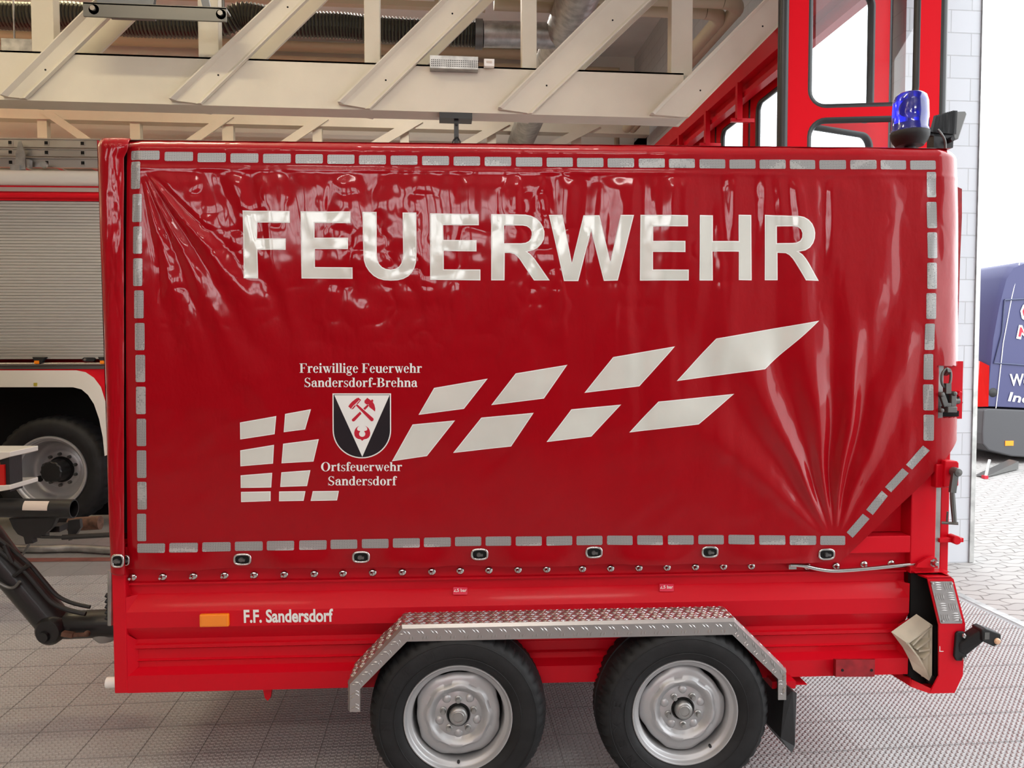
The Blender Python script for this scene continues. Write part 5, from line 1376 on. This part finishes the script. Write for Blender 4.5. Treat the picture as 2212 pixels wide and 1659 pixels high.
# =================================================================== towing vehicle at the left edge
TY = 1.9
tv = empty('towing_vehicle', TO, TH, 'rear underrun bar and tail lamp of the vehicle in front of the drawbar, left edge', 'vehicle')
MB().tube([T(-300, 1093, TY), T(160, 1099, TY)], .058, 24, caps=False).tube([T(-300, 1093, TY), T(160, 1099, TY)], .050, 24, caps=False).lathe([(.050, 0), (.058, 0)], T(160, 1099, TY), (1, 0, 0), 24).build('underrun_tube', 'black_steel', tv, smooth=50)
lb_ = MB(); c = T(70, 1097.8, TY)
for t0, t1, px0, px1 in ((-78, -8, 43, 97),):
    for i in range(6):
        a0, a1 = R(180 + 40 + i * 10 - 0), R(180 + 50 + i * 10)
        r = .0592
        xa0, xb0 = T(px0, 1090, TY - .08).x, T(px1, 1090, TY - .08).x
        f = lambda x, a: (x, TY + r * math.cos(a), c.z + r * -math.sin(a) * -1 * -1)
        lb_.add([(xa0, TY - r * math.cos(R(i * 10)), c.z + r * math.sin(R(i * 10))), (xb0, TY - r * math.cos(R(i * 10)), c.z - .004 + r * math.sin(R(i * 10))), (xb0, TY - r * math.cos(R(i * 10 + 10)), c.z - .004 + r * math.sin(R(i * 10 + 10))), (xa0, TY - r * math.cos(R(i * 10 + 10)), c.z + r * math.sin(R(i * 10 + 10)))], [(0, 1, 2, 3)])
lb_.build('label', 'label', tv, smooth=0)
MB().prism([T(x, y, TY) for x, y in ((18, 1120), (122, 1117), (112, 1140), (98, 1152), (98, 1164), (70, 1162), (72, 1174), (54, 1176), (50, 1160), (38, 1155), (28, 1142))], (0, .05, 0)).build('coupling_bracket', 'black_steel', tv, smooth=0, bevel=.004)
MB().prism([T(x, y, TY + .06) for x, y in ((147, 1125), (172, 1122), (174, 1140), (156, 1166), (148, 1168), (146, 1140))], (0, .03, 0)).box(T(105, 1150, TY + .08), T(150, 1128, TY + .2)).build('coupling_plate', 'black_steel', tv, smooth=0)
MB().tube([T(150, 1133, TY + .35), T(217, 1129, TY + .35)], .045, 16).build('drain_tube', 'rust', tv)
MB().tube([T(90, 1160, TY), T(150, 1161, TY)], .009, 8).tube([T(135, 1161, TY), T(150, 1160, TY), T(260, 1154, TY)], .016, 8).build('pull_rod', 'black_steel', tv)
MB().tube(smooth_path([T(x, y, TY - .02) for x, y in ((62, 1176), (56, 1184), (50, 1195), (44, 1205), (52, 1195), (60, 1182), (64, 1177))], .01), .005, 6).build('safety_wire', 'pewter', tv)
MB().prism([T(x, y, TY - .05) for x, y in ((-200, 976), (22, 976), (22, 987), (-2, 994), (-200, 998))], (0, .3, 0)).build('lamp_frame', 'white_paint', tv, smooth=0, bevel=.004)
MB().prism([T(x, y, TY - .05) for x, y in ((-200, 1056), (-2, 1062), (22, 1058), (22, 1048), (-200, 1052))], (0, .3, 0)).build('lamp_frame', 'white_paint', tv, smooth=0, bevel=.004)
MB().box(T(-150, 1048, TY - .04), T(10, 998, TY + .05)).build('indicator_lens', 'amber', tv, smooth=0)
MB().box(T(10, 1048, TY - .045), T(17, 999, TY + .05)).build('tail_lens', 'red_lens', tv, smooth=0)
MB().box(T(22, 1062, TY - .03), T(28, 975, TY + .1)).build('end_cap', 'black', tv, smooth=0)
MB().box(T(-1200, 1075, TY + .1), T(-40, 700, TY + 1.5)).box(T(-1100, 1200, TY + .2), T(-60, 1050, TY + 1.2)).build('bodywork', 'white_paint', tv, smooth=0)
p = T(-420, 1180, TY + .25); MB().lathe([(0, 0), (.2, 0), (.38, 0), (.4, .04), (.4, .26), (0, .28)], (p.x, TY + .15, .4), n=32).build('wheel', 'tyre', tv)

# =================================================================== the fire engine behind
EY = 4.42
fe = empty('fire_engine', TO, TH, 'red and white fire engine with a grey roller shutter behind the trailer, left', 'fire engine')
E = lambda px, py, dy=0: T(px, py, EY + dy)
def ebox(px0, py0, px1, py1, y0, y1, mb): a, b = E(px0, py0), E(px1, py1); return mb.box((a.x, EY + y0, b.z), (b.x, EY + y1, a.z))
xL, xR = -1500, 560
zd = lambda py: E(100, py).z
XLw, XRw = E(xL, 500).x, E(xR, 500).x
MB().box((XLw, EY + .12, zd(795)), (XRw, EY + 2.4, zd(372))).build('body_core', 'red', fe, smooth=0)
MB().tube([(XLw, EY + .03, zd(385)), (XRw, EY + .03, zd(385))], .075, 24).box((XLw, EY + .03, zd(402)), (XRw, EY + .6, zd(370))).build('roof_rail', 'white_paint', fe, smooth=40)
MB().box((XLw, EY - .01, zd(406)), (XRw, EY + .12, zd(402))).build('trim_line', 'red', fe, smooth=0)
MB().box((XLw, EY - .025, zd(415)), (XRw, EY + .12, zd(406))).build('gutter', mat('pinkish_aluminium', (.55, .45, .42), .35, .5), fe, smooth=0)
mb = MB().box((XLw, EY - .015, zd(434)), (XRw, EY + .12, zd(415)))
mb.tube([(XLw, EY - .012, zd(424)), (XRw, EY - .012, zd(424))], .03, 14)
mb.build('header_panel', 'red', fe, smooth=40)
# ribbed roller shutter
sh = MB(); za, zb2 = zd(434), zd(776); ns = 52
prof = []
for i in range(ns):
    z0 = za + (zb2 - za) * i / ns; z1 = za + (zb2 - za) * (i + 1) / ns; d = z1 - z0
    prof += [(z0, .006), (z0 + d * .12, .002), (z0 + d * .2, .0), (z0 + d * .9, .0), (z0 + d * .96, .002)]
prof.append((zb2, .012)); n = len(prof)
XS = E(-330, 500).x
sh.add([(x, EY + y, z) for x in (XS, XRw) for z, y in prof], [(i, i + 1, n + i + 1, n + i) for i in range(n - 1)])
sh.build('roller_shutter', 'shutter', fe, smooth=0)
MB().box((XS, EY - .02, zd(789)), (XRw, EY + .1, zd(783))).tube([(XS, EY - .02, zd(786)), (XRw, EY - .02, zd(786))], .013, 12).build('shutter_bar', 'alu', fe, smooth=40)
MB().box((XLw, EY - .01, zd(797)), (XRw, EY + .1, zd(790))).build('sill', 'pewter', fe, smooth=0)
for px in (84, 226):
    l = MB().prism([E(px - 15, 771, -.04), E(px + 15, 771, -.04), E(px + 8, 780, -.04), E(px + 3, 787, -.04), E(px - 8, 787, -.04)], (0, .04, 0)).build('shutter_latch', 'black', fe, smooth=0, bevel=.004)
    a, b = E(px - 10, 786, -.045), E(px + 0, 779, -.045); MB().box((a.x, EY - .047, a.z), (b.x, EY - .04, b.z)).build('latch_button', 'amber', l, smooth=0)
l = MB().prism([E(x, y, -.03) for x, y in rr(178, 772, 204, 781, 4)], (0, .03, 0)).build('lock', 'black', fe, smooth=0)
MB().lathe([(0, -.04), (.012, -.04), (.014, -.03)], E(188, 776.5, 0), n=14).build('lock_cylinder', 'chrome', l)
# lower panel with wheel arch: outer red, white flared arch, dark well
def ring_poly(inner, outer): return outer + inner[::-1]
oa = [(-400, 800), (165, 800), (185, 804), (203, 816), (218, 836), (228, 868), (236, 930), (240, 980)]
ia = [(-400, 836), (158, 836.5), (176, 841), (190, 853), (203, 873), (214, 905), (222, 945), (226, 985)]
arch = MB(); n = len(oa)
A3 = [E(x, y, -.05) for x, y in oa]; B3 = [E(x, y, -.06) for x, y in ia]; C3 = [E(x, y, .02) for x, y in oa]; D3 = [E(x, y, .10) for x, y in ia]
for P_, Q_ in ((A3, B3), (C3, A3), (B3, D3)):
    arch.add(P_ + Q_, [(i, i + 1, n + i + 1, n + i) for i in range(n - 1)])
arch.build('wheel_arch', 'white_paint', fe, smooth=40)
pn = MB(); out = [(x, y) for x, y in oa]
pn.add([E(x, y, .0) for x, y in [(-400, 797), (560, 797), (560, 1110), (245, 1110)] + out[::-1]], [list(range(4 + len(out)))])
pn.build('lower_panel', 'red', fe, smooth=0)
MB().box(E(-400, 1120, .55), E(300, 800, .6)).box(E(-400, 836, .02), E(250, 800, .6)).build('wheel_well', 'dark', fe, smooth=0)
MB().box((XLw, EY + .7, .45), (XRw, EY + 1.7, zd(800))).build('chassis', 'dark', fe, smooth=0)
wc = E(100, 1012, .0); wz = .52
we = empty('wheel', (wc.x, EY + .06, wz)); we.parent = fe
NA = 120
MB().lathe([(.335, .02), (.345, -.005), (.38, -.02), (.45, -.02), (.49, 0), (.512, .03), (.52, .06), (.52, .26), (.50, .30), (.36, .32)], (0, 0, 0), n=NA, mod=lambda k, a, r, h: (r - (.012 if int(round(a / 2 / PI * NA)) % 3 == 0 and k in (5, 6, 7) else 0), h)).build('tyre', 'tyre', we, smooth=40)
MB().lathe([(.33, .05), (.342, .0), (.338, -.016), (.322, -.016), (.316, .0), (.306, .006), (.302, .03), (.292, .035), (.286, .06), (.280, .14), (.268, .19), (.245, .21), (.215, .215), (.185, .20), (.17, .19), (.12, .195), (0, .195)], (0, 0, 0), n=60).build('rim', 'silver', we, smooth=45)
MB().lathe([(0, .01), (.085, .01), (.095, .02), (.10, .04), (.105, .17), (.125, .195)], (0, 0, 0), n=40, mod=lambda k, a, r, h: (r + (.007 if math.cos(12 * a) > .3 and k in (1, 2) else 0), h)).build('hub', 'black_steel', we, smooth=30)
for i in range(10):
    a = R(18 + 36 * i); MB().lathe([(0, .155), (.012, .155), (.015, .16), (.016, .195)], (.150 * math.cos(a), 0, .150 * math.sin(a)), n=8).build('wheel_nut', 'pewter', we)
for a in (205,):
    MB().lathe([(0, .205), (.030, .205), (.030, .22)], (.228 * math.cos(R(a)), 0, .215 * math.sin(R(a))), n=16).build('hand_hole', 'dark', we)  # dark disc on the rim paints the shade of an open hole
for x in (-950, ):
    p = E(x, 1000); MB().lathe([(0, 0), (.3, 0), (.5, .0), (.52, .06), (.52, .26), (0, .3)], (p.x, EY + .06, .52), n=32).build('wheel', 'tyre', fe)
# far side wheel keeps the vehicle standing
MB().lathe([(0, 0), (.3, 0), (.5, .0), (.52, .06), (.52, .26), (0, .3)], (wc.x, EY + 2.05, .52), n=32).build('wheel', 'tyre', fe)
for px in (76,):
    pass
a, b = E(73, 834, -.062), E(80, 827, -.062); MB().box((a.x, EY - .064, a.z), (b.x, EY - .058, b.z)).build('sticker', mat('yellow_sticker', (.5, .42, .05), .5), fe, smooth=0)
# ladder on the roof
LO = TO + YT * (EY + .2)
ld = empty('aluminium_ladder', (LO.x, LO.y, E(100, 364, .2).z), TH, 'three stacked aluminium ladder sections lying on the fire engine roof', 'ladder')
lo = Vector((0, EY + .2, E(100, 364, .2).z))
def lsec(py0, py1, dy, nm):
    a, b = E(100, py0, .2 + dy), E(100, py1, .2 + dy)
    a.x, b.x = E(-700, py0, .2 + dy).x, E(480, py1, .2 + dy).x
    a, b = Vector((a.x, a.y, a.z)), Vector((b.x, b.y, b.z))
    mb = MB().box((a.x, dy, b.z - lo.z), (b.x, dy + .03, a.z - lo.z))
    h = (a.z - b.z)
    for zf in (.0, .88): mb.box((a.x, dy - .012, b.z - lo.z + h * zf), (b.x, dy, b.z - lo.z + h * (zf + .12)))
    mb.box((a.x, dy + .42, b.z - lo.z), (b.x, dy + .45, a.z - lo.z))
    zc = (a.z + b.z) / 2 - lo.z
    for i in range(-9, 6):
        c = E(101 + i * 78, 330, .2 + dy).x
        mb.tube([(c, dy, zc), (c, dy + .44, zc)], .014, 8)
        mb.box((c - .022, dy - .006, zc - .022), (c + .022, dy + .001, zc + .022)).box((c - .015, dy - .008, zc - .015), (c + .015, dy - .004, zc + .015), 1)
    mb.build(nm, ['alu', 'dark'], ld, smooth=0)
lsec(299, 319, .0, 'section'); lsec(321, 338, .01, 'section'); lsec(341, 362, .035, 'section')
_e = E(57, 300, .2) - lo; MB().box((_e.x, .005, _e.z), (_e.x + .16, .4, _e.z + .012)).build('end_mark', 'red_lens', ld, smooth=0)
MB().prism([E(x, y, .14) for x, y in ((33, 366), (55, 366), (53, 330), (45, 304), (40, 304), (34, 330))], (0, .01, 0)).box(E(22, 370, .12), E(56, 362, .22)).box(E(58, 362, .15), E(70, 347, .2)).lathe([(0, EY + .13), (.03, EY + .13), (.035, EY + .15)], (E(76, 356).x, 0, E(76, 356, .15).z), n=14).build('ladder_rest', 'zinc', fe, smooth=0)
